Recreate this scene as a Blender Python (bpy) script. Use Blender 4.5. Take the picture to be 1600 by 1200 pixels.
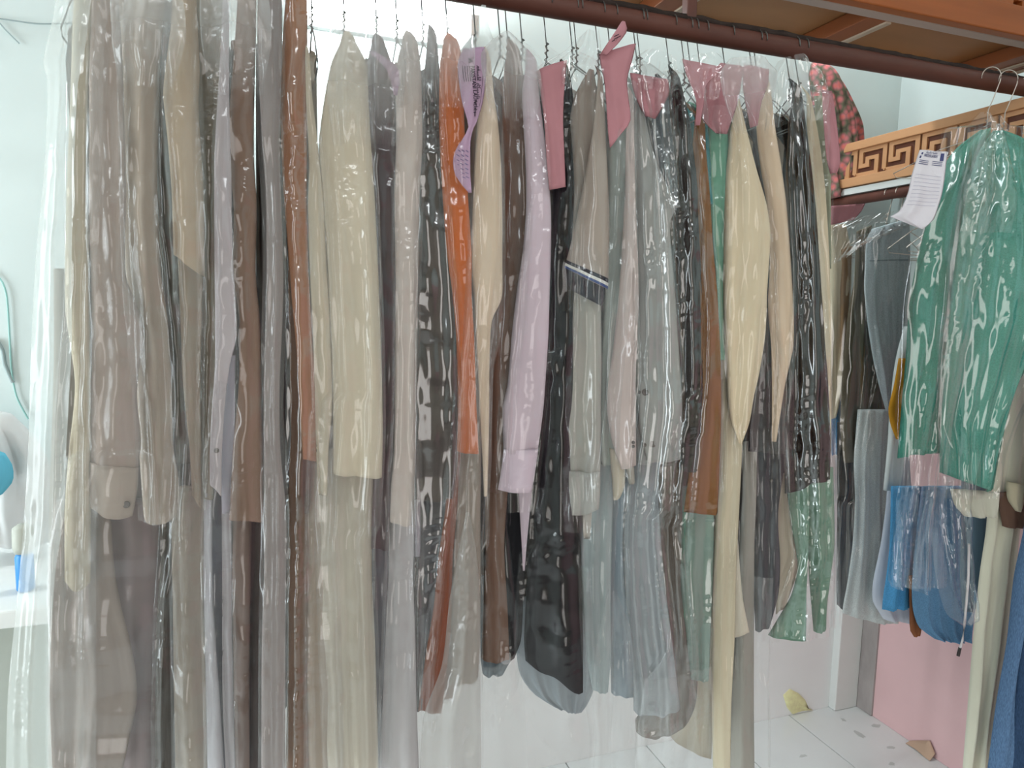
import bpy, bmesh, math, random
from mathutils import Vector, Matrix
import numpy as np

# ---------------------------------------------------------------- clear
for o in list(bpy.data.objects):
    bpy.data.objects.remove(o, do_unlink=True)
scene = bpy.context.scene
C = scene.collection

# ---------------------------------------------------------------- camera
F = 1100.0                       # focal length in pixels of the 1600x1200 frame
CAM = np.array([0.0, 0.0, 1.45])
def _r(x, y):
    v = np.array([x - 800.0, y - 600.0, F]); return v / np.linalg.norm(v)
_A = _r(3930, 545); _B = _r(410, 468); _B = _B - _A * (_A @ _B); _B /= np.linalg.norm(_B)
_U = np.cross(_A, _B); _U = -_U if _U[1] > 0 else _U
RM = np.array([_A, _B, _U])      # camera axes -> room axes (x along rail, y to back wall, z up)
right = RM @ np.array([1, 0, 0]); upv = RM @ np.array([0, -1, 0]); back = RM @ np.array([0, 0, -1])
cd = bpy.data.cameras.new('camera'); cam = bpy.data.objects.new('camera', cd); C.objects.link(cam)
cd.sensor_width = 36.0; cd.lens = 36.0 * F / 1600.0; cd.clip_start = 0.02
cam.matrix_world = Matrix(((right[0], upv[0], back[0], CAM[0]), (right[1], upv[1], back[1], CAM[1]),
                           (right[2], upv[2], back[2], CAM[2]), (0, 0, 0, 1)))
scene.camera = cam

# ---------------------------------------------------------------- world, light, exposure
w = bpy.data.worlds.new('sky'); scene.world = w; w.use_nodes = True
w.node_tree.nodes['Background'].inputs[0].default_value = (0.80, 0.92, 1.0, 1)
w.node_tree.nodes['Background'].inputs[1].default_value = 0.6
def area(name, loc, target, sx, sy, power, col):
    l = bpy.data.lights.new(name, 'AREA'); l.shape = 'RECTANGLE'; l.size = sx; l.size_y = sy
    l.energy = power; l.color = col
    o = bpy.data.objects.new(name, l); C.objects.link(o); o.location = loc
    o.rotation_euler = (Vector(target) - Vector(loc)).to_track_quat('-Z', 'Y').to_euler(); return o
area('shopfront_daylight', (-0.95, -1.93, 1.14), (-0.95, 1.0, 1.14), 1.5, 2.1, 32, (1.0, 0.94, 0.875))
area('ceiling_tube_light', (0.9, -0.6, 2.74), (0.9, -0.55, 0), 1.4, 0.25, 15, (0.93, 0.98, 1.0))
area('unseen_rear_fill', (0.85, 1.74, 2.80), (0.85, 1.74, 0), 2.0, 0.10, 16, (0.90, 0.97, 1.0))  # unseen fill added to brighten the back wall and floor behind the rail
area('side_window_daylight', (-2.36, 1.15, 1.2), (0.5, 1.25, 0.9), 1.1, 2.1, 84, (0.86, 0.96, 1.0))
scene.view_settings.view_transform = 'Standard'; scene.view_settings.look = 'None'
scene.view_settings.exposure = -0.22; scene.view_settings.gamma = 1.0
scene.view_settings.use_curve_mapping = False
try:
    cy = scene.cycles
    cy.transparent_max_bounces = 24; cy.max_bounces = 5; cy.diffuse_bounces = 3; cy.glossy_bounces = 2
    cy.use_adaptive_sampling = True; cy.adaptive_threshold = 0.07; cy.adaptive_min_samples = 16
    cy.caustics_reflective = False; cy.caustics_refractive = False; cy.sample_clamp_indirect = 4.0
except Exception:
    pass

# ---------------------------------------------------------------- helpers
def lin(c):
    return tuple((x / 255 / 12.92) if x / 255 <= 0.04045 else ((x / 255 + 0.055) / 1.055) ** 2.4 for x in c)
def wray(px, py):
    return RM @ np.array([(px - 800.0) / F, (py - 600.0) / F, 1.0])
def on_plane(px, py, P, n):
    d = wray(px, py); t = ((P[0] - CAM[0]) * n[0] + (P[1] - CAM[1]) * n[1]) / (d[0] * n[0] + d[1] * n[1])
    return CAM + d * t
def onY(px, py, Y): return on_plane(px, py, (0, Y), (0, 1))
def onX(px, py, X): return on_plane(px, py, (X, 0), (1, 0))

def tag(o, label=None, cat=None, group=None, kind=None):
    if label: o['label'] = label
    if cat: o['category'] = cat
    if group: o['group'] = group
    if kind: o['kind'] = kind
    return o
def thing(name, loc, label, cat, group=None):
    o = bpy.data.objects.new(name, None); C.objects.link(o); o.location = loc; o.empty_display_size = 0.05
    return tag(o, label, cat, group)
def obj(name, verts, faces, mat, parent=None, smooth=True):
    off = Vector(parent_loc(parent)) if parent else Vector((0, 0, 0))
    me = bpy.data.meshes.new(name)
    me.from_pydata((np.array([tuple(v) for v in verts], float) - np.array(off)).tolist(), [], faces); me.update()
    if smooth: me.polygons.foreach_set('use_smooth', [True] * len(me.polygons))
    me.materials.append(mat)
    o = bpy.data.objects.new(name, me); C.objects.link(o)
    if parent: o.parent = parent
    return o
def parent_loc(p):
    l = Vector((0, 0, 0))
    while p: l = l + p.location; p = p.parent
    return l
class MB:
    def __init__(s): s.v = []; s.f = []
    def quadgrid(s, pts, closed_u=False):
        b = len(s.v); R = len(pts); K = len(pts[0])
        for r in pts: s.v += [tuple(p) for p in r]
        for i in range(R - 1):
            for j in range(K if closed_u else K - 1):
                j2 = (j + 1) % K
                s.f.append((b + i * K + j, b + i * K + j2, b + (i + 1) * K + j2, b + (i + 1) * K + j))
        return b
    def box(s, a, c, bev=0.0):
        x0, y0, z0 = [min(a[i], c[i]) for i in range(3)]; x1, y1, z1 = [max(a[i], c[i]) for i in range(3)]
        if bev <= 0:
            b = len(s.v)
            s.v += [(x0, y0, z0), (x1, y0, z0), (x1, y1, z0), (x0, y1, z0), (x0, y0, z1), (x1, y0, z1), (x1, y1, z1), (x0, y1, z1)]
            s.f += [tuple(b + k for k in q) for q in ((0, 3, 2, 1), (4, 5, 6, 7), (0, 1, 5, 4), (1, 2, 6, 5), (2, 3, 7, 6), (3, 0, 4, 7))]
        else:
            bm = bmesh.new(); bmesh.ops.create_cube(bm, size=1)
            for v in bm.verts:
                v.co = ((x0 + x1) / 2 + v.co.x * (x1 - x0), (y0 + y1) / 2 + v.co.y * (y1 - y0), (z0 + z1) / 2 + v.co.z * (z1 - z0))
            bmesh.ops.bevel(bm, geom=list(bm.edges), offset=bev, segments=2, affect='EDGES', profile=0.5)
            b = len(s.v); bm.verts.index_update()
            s.v += [tuple(v.co) for v in bm.verts]; s.f += [tuple(b + v.index for v in f.verts) for f in bm.faces]
            bm.free()
        return s
    def tube(s, pts, r, k=8, cap=True):
        pts = [Vector(p) for p in pts]; rings = []
        for i, p in enumerate(pts):
            t = (pts[min(i + 1, len(pts) - 1)] - pts[max(i - 1, 0)]).normalized()
            a = t.cross(Vector((0, 0, 1)))
            if a.length < 0.05: a = t.cross(Vector((1, 0, 0)))
            a.normalize(); b2 = t.cross(a).normalized()
            rr = r[i] if isinstance(r, (list, tuple)) else r
            rings.append([p + (a * math.cos(2 * math.pi * q / k) + b2 * math.sin(2 * math.pi * q / k)) * rr for q in range(k)])
        b = s.quadgrid(rings, True)
        if cap:
            s.f.append(tuple(b + q for q in range(k))); e = b + (len(pts) - 1) * k
            s.f.append(tuple(e + k - 1 - q for q in range(k)))
        return s
    def build(s, name, mat, parent=None, smooth=False):
        return obj(name, s.v, s.f, mat, parent, smooth)

# ---------------------------------------------------------------- materials
MATS = {}
def nodes_of(name):
    m = bpy.data.materials.new(name); m.use_nodes = True; nt = m.node_tree
    return m, nt, nt.nodes, nt.links, nt.nodes['Principled BSDF']
def posvec(N, L, scale):
    g = N.new('ShaderNodeNewGeometry'); mp = N.new('ShaderNodeVectorMath'); mp.operation = 'MULTIPLY'
    L.new(g.outputs['Position'], mp.inputs[0]); mp.inputs[1].default_value = scale; return mp.outputs[0]
def noise(N, L, scale, s, detail=4.0, rough=0.55):
    n = N.new('ShaderNodeTexNoise'); L.new(posvec(N, L, scale), n.inputs['Vector'])
    n.inputs['Scale'].default_value = s; n.inputs['Detail'].default_value = detail; n.inputs['Roughness'].default_value = rough
    return n.outputs['Fac']
def ramp(N, L, src, stops):
    r = N.new('ShaderNodeValToRGB'); L.new(src, r.inputs[0]); e = r.color_ramp.elements
    e[0].position, e[0].color = stops[0][0], (*stops[0][1], 1); e[1].position, e[1].color = stops[1][0], (*stops[1][1], 1)
    for p, c in stops[2:]:
        q = e.new(p); q.color = (*c, 1)
    return r.outputs[0]
def bump(N, L, src, strength, dist):
    b = N.new('ShaderNodeBump'); b.inputs['Strength'].default_value = strength; b.inputs['Distance'].default_value = dist
    L.new(src, b.inputs['Height']); return b.outputs[0]
GAIN = 1.08
def fabric(c, kind='plain'):
    key = (c, kind)
    if key in MATS: return MATS[key]
    m = bpy.data.materials.new('fabric_%02x%02x%02x' % c); m.use_nodes = True; nt = m.node_tree; N = nt.nodes; L = nt.links; N.clear()
    out = N.new('ShaderNodeOutputMaterial'); D = N.new('ShaderNodeBsdfDiffuse'); L.new(D.outputs[0], out.inputs[0]); D.inputs['Roughness'].default_value = 0.5
    base = [min(0.86, v * GAIN) for v in lin(c)]
    sc, s_, lo, hi = {'denim': ((1, 1, 0.12), 900, 0.75, 1.25), 'heather': ((1, 1, 1), 420, 0.87, 1.12), 'plain': ((1, 1, 0.22), 12, 0.92, 1.06)}[kind]
    a = noise(N, L, sc, s_, 1.0)
    L.new(ramp(N, L, a, [(0.33, [v * lo for v in base]), (0.67, [min(.9, v * hi) for v in base])]), D.inputs['Color'])
    MATS[key] = m; return m
def plain(name, c, rough=0.6, metal=0.0, nz=None, bmp=0.0, spec=0.4):
    if name in MATS: return MATS[name]
    m, nt, N, L, P = nodes_of(name); b = [min(0.88, v) for v in lin(c)]
    if nz:
        a = noise(N, L, nz[1], nz[0], 5.0); k = nz[2]
        L.new(ramp(N, L, a, [(0.3, [v * (1 - k) for v in b]), (0.72, [min(.9, v * (1 + k)) for v in b])]), P.inputs['Base Color'])
        if bmp: L.new(bump(N, L, a, bmp, 0.003), P.inputs['Normal'])
    else: P.inputs['Base Color'].default_value = (*b, 1)
    P.inputs['Roughness'].default_value = rough; P.inputs['Metallic'].default_value = metal; P.inputs['Specular IOR Level'].default_value = spec
    MATS[name] = m; return m
def plastic(name, haze=0.06, gloss=0.16, tint=(0.93, 0.95, 0.94), crink=1.0, gtint=(1, 1, 1), fade=False):
    """clear polythene: see-through film, a little milk, crinkled gloss"""
    if name in MATS: return MATS[name]
    m = bpy.data.materials.new(name); m.use_nodes = True; nt = m.node_tree; N = nt.nodes; L = nt.links; N.clear()
    out = N.new('ShaderNodeOutputMaterial'); tr = N.new('ShaderNodeBsdfTransparent'); gl = N.new('ShaderNodeBsdfGlossy')
    df = N.new('ShaderNodeBsdfDiffuse'); tl = N.new('ShaderNodeBsdfTranslucent')
    tr.inputs[0].default_value = (0.985, 0.985, 0.985, 1); df.inputs[0].default_value = (*tint, 1); tl.inputs[0].default_value = (*tint, 1)
    gl.inputs['Color'].default_value = (*gtint, 1); gl.inputs['Roughness'].default_value = 0.12
    lw = N.new('ShaderNodeLayerWeight'); lw.inputs[0].default_value = 0.2
    fm = N.new('ShaderNodeMapRange'); L.new(lw.outputs['Fresnel'], fm.inputs[0]); fm.inputs[3].default_value = gloss * 0.7; fm.inputs[4].default_value = min(1, gloss * 2.4)
    milk = N.new('ShaderNodeMixShader'); milk.inputs[0].default_value = 0.45; L.new(df.outputs[0], milk.inputs[1]); L.new(tl.outputs[0], milk.inputs[2])
    mh = N.new('ShaderNodeMixShader'); L.new(tr.outputs[0], mh.inputs[1]); L.new(milk.outputs[0], mh.inputs[2])
    mh.inputs[0].default_value = haze
    if fade:
        at = N.new('ShaderNodeAttribute'); at.attribute_name = 'film_layers'; ml = N.new('ShaderNodeMath'); ml.operation = 'MULTIPLY'; ml.inputs[1].default_value = haze
        L.new(at.outputs['Fac'], ml.inputs[0]); L.new(ml.outputs[0], mh.inputs[0])
    mg = N.new('ShaderNodeMixShader'); L.new(fm.outputs[0], mg.inputs[0]); L.new(mh.outputs[0], mg.inputs[1]); L.new(gl.outputs[0], mg.inputs[2])
    if haze <= 0: L.new(tr.outputs[0], mg.inputs[1])
    L.new(mg.outputs[0], out.inputs[0]); MATS[name] = m; return m

M_WALL = plain('painted_wall', (212, 224, 222), 0.75, nz=(3, (1, 1, 1), 0.03))
M_WHITE = plain('white_plaster', (226, 228, 226), 0.7, nz=(5, (1, 1, 1), 0.03))
M_PINK = plain('pink_paint', (224, 186, 188), 0.65, nz=(3.5, (1, 1, 1), 0.05))
M_GREY = plain('grey_filler', (160, 152, 150), 0.8, nz=(14, (1, 1, 0.4), 0.2))
M_TILE = plain('glazed_tile', (228, 231, 230), 0.22, nz=(6, (1, 1, 1), 0.025), spec=0.5)
M_GROUT = plain('grout', (150, 148, 142), 0.9)
M_PIPE = plain('brown_pipe_paint', (98, 58, 48), 0.5, nz=(18, (0.25, 1, 1), 0.22), bmp=0.2)
M_DUST = plain('dark_dust', (52, 40, 36), 0.9, nz=(60, (1, 1, 1), 0.3))
M_WOOD = plain('orange_wood', (168, 92, 42), 0.45, nz=(9, (0.22, 3, 3), 0.16), bmp=0.1)
M_PLY = plain('plywood_underside', (172, 122, 80), 0.55, nz=(5, (0.5, 1.5, 1), 0.12))
M_BATTEN = plain('batten_wood', (150, 84, 46), 0.5, nz=(8, (2, 0.3, 2), 0.14))
M_KEY = plain('tan_carved_wood', (206, 153, 110), 0.5, nz=(9, (2, 0.3, 2), 0.08))
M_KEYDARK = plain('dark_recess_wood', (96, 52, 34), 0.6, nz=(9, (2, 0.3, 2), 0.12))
M_WIRE = plain('hanger_wire', (120, 122, 120), 0.35, 0.8)
M_WIREB = plain('bright_hanger_wire', (215, 205, 195), 0.3, 0.7)
M_INK = plain('black_ink', (34, 26, 42), 0.8)
M_INKB = plain('blue_ink', (78, 82, 128), 0.8)
M_BUTTON = plain('grey_button', (92, 88, 86), 0.35)
M_CORD = plain('teal_cord', (150, 196, 190), 0.5)
M_GREYCORD = plain('grey_cord', (150, 165, 165), 0.6)
M_PAPER = plain('white_paper', (236, 232, 240), 0.8, nz=(30, (1, 1, 1), 0.02))
M_SLIP = plain('pink_paper', (178, 124, 131), 0.8, nz=(25, (1, 1, 1), 0.04))
M_SLIPV = plain('violet_paper', (176, 146, 170), 0.8, nz=(25, (1, 1, 1), 0.04))
PL = {'clear': plastic('clear_polythene', 0.0, 0.07),
      'hazy': plastic('hazy_polythene', 0.10, 0.07),
      'milky': plastic('milky_polythene', 0.38, 0.04, (0.86, 0.90, 0.87), 0.6),
      'veil': plastic('smoky_polythene', 0.42, 0.05, (0.74, 0.75, 0.74), fade=True),
      'smoke': plastic('grey_layered_polythene', 0.45, 0.05, (0.60, 0.58, 0.55)),
      'crisp': plastic('crisp_crinkled_polythene', 0.0, 0.15)}

# ---------------------------------------------------------------- room shell
def struct(name, mb, mat, smooth=False):
    o = mb.build(name, mat, None, smooth); o['kind'] = 'structure'; return o
XW, YB, YF, XL, ZC = 2.06, 1.92, -2.0, -2.4, 2.85
base = struct('floor', MB().box((XL, YF, -0.12), (XW + 0.1, YB + 0.1, -0.006)), M_GROUT)
ty = YB
tw, tl_ = 0.293, 0.60
tx = XW
i = 0
while tx > XL + 0.05:
    yy = YB; j = 0
    while yy > -0.5:
        if tx - tw < 2.05:
            y1 = max(yy - tl_, -0.6)
            o = MB().box((tx - tw + 0.0018, y1 + 0.0018, -0.012), (tx - 0.0018, yy - 0.0018, 0.0), 0.0012).build('floor_tile', M_TILE, base)
        yy -= tl_; j += 1
    tx -= tw; i += 1
struct('ceiling', MB().box((XL, YF, ZC), (XW + 0.1, YB + 0.1, ZC + 0.1)), M_WHITE)
wb = struct('wall_back', MB().box((XL, YB, 0), (XW + 0.1, YB + 0.1, ZC)), M_WALL)
struct('wall_right', MB().box((XW, YF, 1.36), (XW + 0.1, YB, ZC)), M_WALL)
struct('trim_1', MB().box((XW - 0.004, YF, 0), (XW + 0.1, YB, 1.36), 0.002), M_PINK)
wl_ = MB().box((XL - 0.1, YF, 0), (XL, 0.55, ZC)); wl_.box((XL - 0.1, 0.55, 0), (XL, YB + 0.1, 0.1)); wl_.box((XL - 0.1, 0.55, 2.3), (XL, YB + 0.1, ZC)); wl_.box((XL - 0.1, 1.75, 0.1), (XL, YB + 0.1, 2.3))
struct('wall_left', wl_, M_WALL)
wl2 = MB()
for a, b in (((0.55, 0.1), (0.6, 2.3)), ((1.7, 0.1), (1.75, 2.3)), ((0.55, 0.1), (1.75, 0.15)), ((0.55, 2.25), (1.75, 2.3))): wl2.box((XL - 0.09, a[0], a[1]), (XL - 0.03, b[0], b[1]), 0.004)
struct('window_2', wl2, M_WOOD)
fw = MB()
OX0, OX1, OZ0, OZ1 = -1.75, -0.15, 0.04, 2.25
fw.box((XL, YF - 0.1, 0), (OX0, YF, ZC)); fw.box((OX1, YF - 0.1, 0), (XW + 0.1, YF, ZC))
fw.box((OX0, YF - 0.1, 0), (OX1, YF, OZ0)); fw.box((OX0, YF - 0.1, OZ1), (OX1, YF, ZC))
struct('wall_front', fw, plain('cream_wall', (205, 196, 180), 0.8, nz=(3, (1, 1, 1), 0.03)))
win = MB()
for a, b in (((OX0, OZ0), (OX0 + .05, OZ1)), ((OX1 - .05, OZ0), (OX1, OZ1)), ((OX0, OZ0), (OX1, OZ0 + .05)), ((OX0, OZ1 - .05), (OX1, OZ1)),
             (((OX0 + OX1) / 2 - .025, OZ0), ((OX0 + OX1) / 2 + .025, OZ1))):
    win.box((a[0], YF - 0.09, a[1]), (b[0], YF - 0.03, b[1]), 0.004)
struct('window_1', win, M_WOOD)
struct('bright_lower_panel_back', MB().box((XL, YB - 0.005, 0), (1.945, YB + 0.01, 0.98), 0.001), plain('bright_lower_wall_white', (240, 242, 241), 0.5, nz=(5, (1, 1, 1), 0.02)))  # whiter panel added over the lower back wall to brighten it
# white pilaster in the corner, with grey filler strip beside the pink paint
struct('trim_2', MB().box((1.945, YB - 0.035, 0), (2.048, YB + 0.02, 1.55), 0.004), M_WHITE)
struct('trim_3', MB().box((XW - 0.012, YB - 0.10, 0), (XW + 0.02, YB - 0.005, 1.36), 0.003), M_GREY)
# stain of old yellow glue low on the back wall
def blob_sheet(name, pts, thick, mat, seed, parent=None, plane='Y', pos=0.0):
    random.seed(seed); c = (sum(p[0] for p in pts) / len(pts), sum(p[1] for p in pts) / len(pts))
    n = len(pts); rings = []
    for k, (s, t) in enumerate(((1.0, 0.0), (0.93, 1.0), (0.6, 0.8), (0.25, 1.15))):
        ring = []
        for p in pts:
            q = (c[0] + (p[0] - c[0]) * s, c[1] + (p[1] - c[1]) * s); h = pos - thick * t * random.uniform(0.7, 1.2) if k else pos
            ring.append((q[0], h, q[1]) if plane == 'Y' else (q[0], q[1], -h))
        rings.append(ring)
    m = MB(); b = m.quadgrid(rings, True); m.f.append(tuple(b + 3 * n + k for k in range(n)))
    return m.build(name, mat, parent, True)
pp = [onY(x, y, YB)[[0, 2]] for x, y in ((1222, 1085), (1232, 1075), (1246, 1082), (1256, 1092), (1262, 1106), (1268, 1112), (1250, 1110), (1236, 1114), (1228, 1104))]
tag(blob_sheet('glue_patch', [(p[0], max(0.002, p[1])) for p in pp], 0.006, plain('old_yellow_glue', (238, 230, 178), 0.7, nz=(60, (1, 1, 1), 0.12), bmp=0.6), 3, None, 'Y', YB - 0.005),
    'crusty pale yellow patch low on the white wall beside the corner', 'stain')
def floor_pt(px, py, z=0.0):
    d = wray(px, py); t = (z - CAM[2]) / d[2]; return CAM + d * t
smud = plain('grey_dirt', (196, 199, 196), 0.9)
for k, (px, py, rx, ry) in enumerate(((1342, 1147, .012, .03), (1318, 1125, .01, .012), (1368, 1134, .02, .012), (1255, 1181, .018, .008), (1392, 1168, .018, .009), (1394, 1194, .012, .01), (1272, 1203, .02, .008))):
    p = floor_pt(px, py); random.seed(k)
    pts = [(p[0] + rx * math.cos(a * .7) * random.uniform(.5, 1.1), p[1] + ry * math.sin(a * .7) * random.uniform(.5, 1.1)) for a in range(9)]
    m = MB(); m.v = [(x, y, 0.0008) for x, y in pts] + [(x, y, 0.0) for x, y in pts]; n = len(pts)
    m.f = [tuple(range(n))] + [(q, (q + 1) % n, n + (q + 1) % n, n + q) for q in range(n)]
    o = m.build('dirt_mark', smud, base)
# torn brown paper scrap poking up at the foot of the pink wall
sp = [floor_pt(1412, 1163), floor_pt(1452, 1190)]
m = MB(); yy0, yy1 = sp[0][1], sp[1][1]
g = [[(XW - 0.03 + 0.02 * s + 0.004 * math.sin(5 * t), yy0 + (yy1 - yy0) * t, 0.002 + s * (0.045 * min(t / 0.75, 1) + 0.006 - 0.03 * max(0, t - 0.75) / 0.25)) for t in [q / 8 for q in range(9)]] for s in (0, .33, .66, 1)]
g2 = [[(p[0] + 0.002, p[1], p[2]) for p in r] for r in g[::-1]]
m.quadgrid(g + g2)
tag(m.build('paper_scrap', plain('brown_paper', (190, 160, 138), 0.85), None, True), 'torn brown paper scrap wedged between white tiles and pink wall', 'paper')

# ---------------------------------------------------------------- shelf over the rail, with its front beam and battens
YR, ZR, RR = 1.27, 2.0, 0.020
XS, YS = 1.925, 1.55
sh = thing('wooden_shelf', (0.4, 1.4, 2.1), 'orange brown wooden shelf with carved front beam above the long clothes rail', 'shelf')
MB().box((-1.2, 1.26, 2.135), (XS, YS, 2.155)).build('plywood_board', M_PLY, sh)
MB().box((-1.2, 1.235, 2.100), (XS, 1.262, 2.165), 0.003).build('front_beam', M_WOOD, sh)
MB().box((-1.2, 1.235, 2.262), (XS, 1.262, 2.30), 0.003).build('top_rail', M_WOOD, sh)
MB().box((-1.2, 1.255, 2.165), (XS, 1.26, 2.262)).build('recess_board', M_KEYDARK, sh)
MB().box((-1.2, YS - 0.02, 2.112), (XS, YS, 2.135), 0.002).build('back_beam', M_WOOD, sh)
MB().box((-1.2, 1.262, 2.100), (XS, 1.292, 2.110), 0.002).build('lit_edge_strip', plain('lit_edge_tint', (190, 170, 160), 0.5, nz=(9, (0.3, 2, 2), 0.1)), sh)  # paler strip paints the light caught on the beam's inner underside
for X in (-0.9, 0.3, 1.4):
    MB().tube([(X, 1.42, 2.155), (X, 1.42, ZC)], 0.012, 10).build('suspension_rod', M_PIPE, sh, True)
def key_cell(mb, fn, flip=False):
    W, H = 9.6, 8.0
    for a, b, c, d in ((0, 6.9, 9, 8), (0, 2.4, 1.35, 6.9), (1.35, 2.4, 3.5, 3.6), (2.2, 3.6, 3.5, 5.5), (3.5, 4.4, 6.5, 5.5), (5.2, 1.1, 6.5, 4.4), (7.7, 0.9, 9, 6.9), (-.6, 0, 6.5, 1.1)):
        fn(mb, a / W, b / H, c / W, d / H)
cw = 0.112
for k in range(24):
    x0 = XS - 0.02 - (k + 1) * cw
    if x0 < 0.6: break
    mb = MB(); key_cell(mb, lambda q, a, b, c, d: q.box((x0 + a * cw, 1.238, 2.165 + b * 0.097), (x0 + c * cw, 1.254, 2.165 + d * 0.097)))
    mb.build('key_motif', M_WOOD, sh)
for X in (-0.46, -0.02, 0.425, 0.845, 1.310, 1.84, 1.89):
    b = MB().box((X - 0.032, 1.292, 2.100), (X + 0.032, YS - 0.02, 2.134), 0.002).build('batten', M_BATTEN, sh)
    MB().box((X + 0.018, 1.292, 2.096), (X + 0.033, YS - 0.02, 2.1005)).build('pale_edge', plain('pale_batten_edge', (205, 185, 165), 0.6), b)

# clothes rail: painted pipe on short posts
rl = thing('clothes_rail', (0.4, YR, ZR), 'brown painted steel pipe rail carrying the long row of covered clothes', 'rail')
random.seed(4)
MB().tube([(x, YR + 0.0008 * math.sin(x * 9), ZR - 0.002 * math.sin(x * 2.2)) for x in np.linspace(-1.2, XW - 0.006, 40)], RR, 18).build('pipe', M_PIPE, rl, True)
dm = MB(); pts = []
for x in np.linspace(-1.2, XW - 0.01, 150):
    pts.append((x, YR - 0.004, ZR + RR - 0.003 + random.uniform(0, 0.003)))
dm.tube(pts, [0.008 + random.uniform(-0.001, 0.0016) for _ in pts], 6)
dl = dm.build('dust_line', M_DUST, rl, True); dl['label'] = 'line of black dust along the top of the pipe'
for X in (-0.5, 0.804, 1.78):
    MB().box((X - 0.011, YR - 0.011, ZR + 0.012), (X + 0.011, YR + 0.011, 2.10), 0.002).build('post', M_PIPE, rl)

# second rack on the pink wall: carved front panel, ledge, pipe
XP = 1.745
r2 = thing('carved_rack', (XP, 1.4, 1.84), 'tan wooden rack front with carved square key pattern on the right', 'rack')
PZ0, PZ1 = 1.842, 1.978
PY0, PY1 = 0.55, 1.885
MB().box((XP, PY0, PZ0), (XP + 0.02, PY1, PZ0 + 0.028), 0.002).build('bottom_rail', M_KEY, r2)
MB().box((XP, PY0, PZ1 - 0.026), (XP + 0.02, PY1, PZ1), 0.002).build('top_rail', M_KEY, r2)
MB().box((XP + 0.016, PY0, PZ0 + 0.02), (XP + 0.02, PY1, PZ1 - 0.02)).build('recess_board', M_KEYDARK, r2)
cw2 = 0.1115; ztop, zbot = PZ1 - 0.026, PZ0 + 0.028
yk = 1.772
for k in range(-1, 11):
    y0 = yk - k * cw2           # cells run towards the viewer (right in view)
    if y0 > PY1: y0 = PY1 - 0.001; continue
    if y0 - cw2 < PY0: break
    mb = MB(); key_cell(mb, lambda q, a, b, c, d: q.box((XP + 0.010, y0 - a * cw2, zbot + b * (ztop - zbot)), (XP + 0.0165, y0 - c * cw2, zbot + d * (ztop - zbot))))
    mb.build('key_motif', M_KEY, r2)
    MB().tube([(XP - 0.002, y0 - 0.98 * cw2, zbot + 0.004), (XP + 0.004, y0 - 0.98 * cw2, zbot + 0.004)], 0.0028, 7).build('pin', M_KEY, r2)
MB().box((XP + 0.02, PY0, PZ0 - 0.002), (XW - 0.006, PY1, PZ0 + 0.012)).build('ledge_board', M_PLY, r2)
MB().box((XP + 0.006, PY0, PZ0 - 0.022), (XP + 0.03, PY1, PZ0 - 0.003)).build('white_batten', M_WHITE, r2)
MB().tube([(XP + 0.022, y, 1.803) for y in np.linspace(PY0, YB - 0.003, 20)], 0.016, 14).build('pipe', M_PIPE, r2, True)

# lamp high on the back wall, glaring between the covers
lp = thing('wall_lamp', (0.29, YB, 2.14), 'glaring white tube lamp on the back wall behind the clothes', 'lamp')
MB().box((0.06, YB - 0.03, 2.125), (0.52, YB - 0.001, 2.155), 0.004).build('fitting', M_WHITE, lp)
lm = bpy.data.materials.new('lamp_glow'); lm.use_nodes = True
lm.node_tree.nodes['Principled BSDF'].inputs['Emission Color'].default_value = (0.90, 0.98, 1.0, 1)
lm.node_tree.nodes['Principled BSDF'].inputs['Emission Strength'].default_value = 75.0
MB().tube([(x, 1.80, 2.14) for x in np.linspace(0.08, 0.50, 12)], 0.024, 12).build('tube', lm, lp, True)
for X in (0.07, 0.51):
    MB().box((X - 0.012, 1.775, 2.112), (X + 0.012, YB - 0.001, 2.168), 0.003).build('end_bracket', M_WHITE, lp)

# ---------------------------------------------------------------- cloth builder
def catmull(rows, n):
    R = np.array(rows, float); k = len(R)
    seg = np.maximum(1e-3, np.hypot(np.diff(R[:, [0, 2]].mean(1)), np.diff(R[:, [1, 3]].mean(1)))); s = np.concatenate([[0], np.cumsum(seg)])
    out = []
    for t in np.linspace(0, s[-1], n):
        i = int(min(k - 2, max(0, np.searchsorted(s, t, 'right') - 1))); u = (t - s[i]) / seg[i]
        p1, p2 = R[i], R[i + 1]
        m1 = (p2 - R[i - 1]) / (s[i + 1] - s[i - 1]) if i > 0 else (p2 - p1) / seg[i]
        m2 = (R[i + 2] - p1) / (s[i + 2] - s[i]) if i + 2 < k else (p2 - p1) / seg[i]
        m1 = m1 * seg[i] * 0.8; m2 = m2 * seg[i] * 0.8
        h = u * u; c = h * u
        out.append((2 * c - 3 * h + 1) * p1 + (c - 2 * h + u) * m1 + (-2 * c + 3 * h) * p2 + (c - h) * m2)
    return np.array(out)
SEED = [0]
def vnoise(x, y, seed):
    """smooth lattice noise 0..1"""
    rs = np.random.RandomState(seed % 100000); T = rs.rand(64, 512)
    xi = np.floor(x).astype(int); yi = np.floor(y).astype(int); fx = x - xi; fy = y - yi
    fx = fx * fx * (3 - 2 * fx); fy = fy * fy * (3 - 2 * fy)
    g = lambda a, b: T[a % 64, b % 512]
    return (g(xi, yi) * (1 - fx) + g(xi + 1, yi) * fx) * (1 - fy) + (g(xi, yi + 1) * (1 - fx) + g(xi + 1, yi + 1) * fx) * fy
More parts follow.
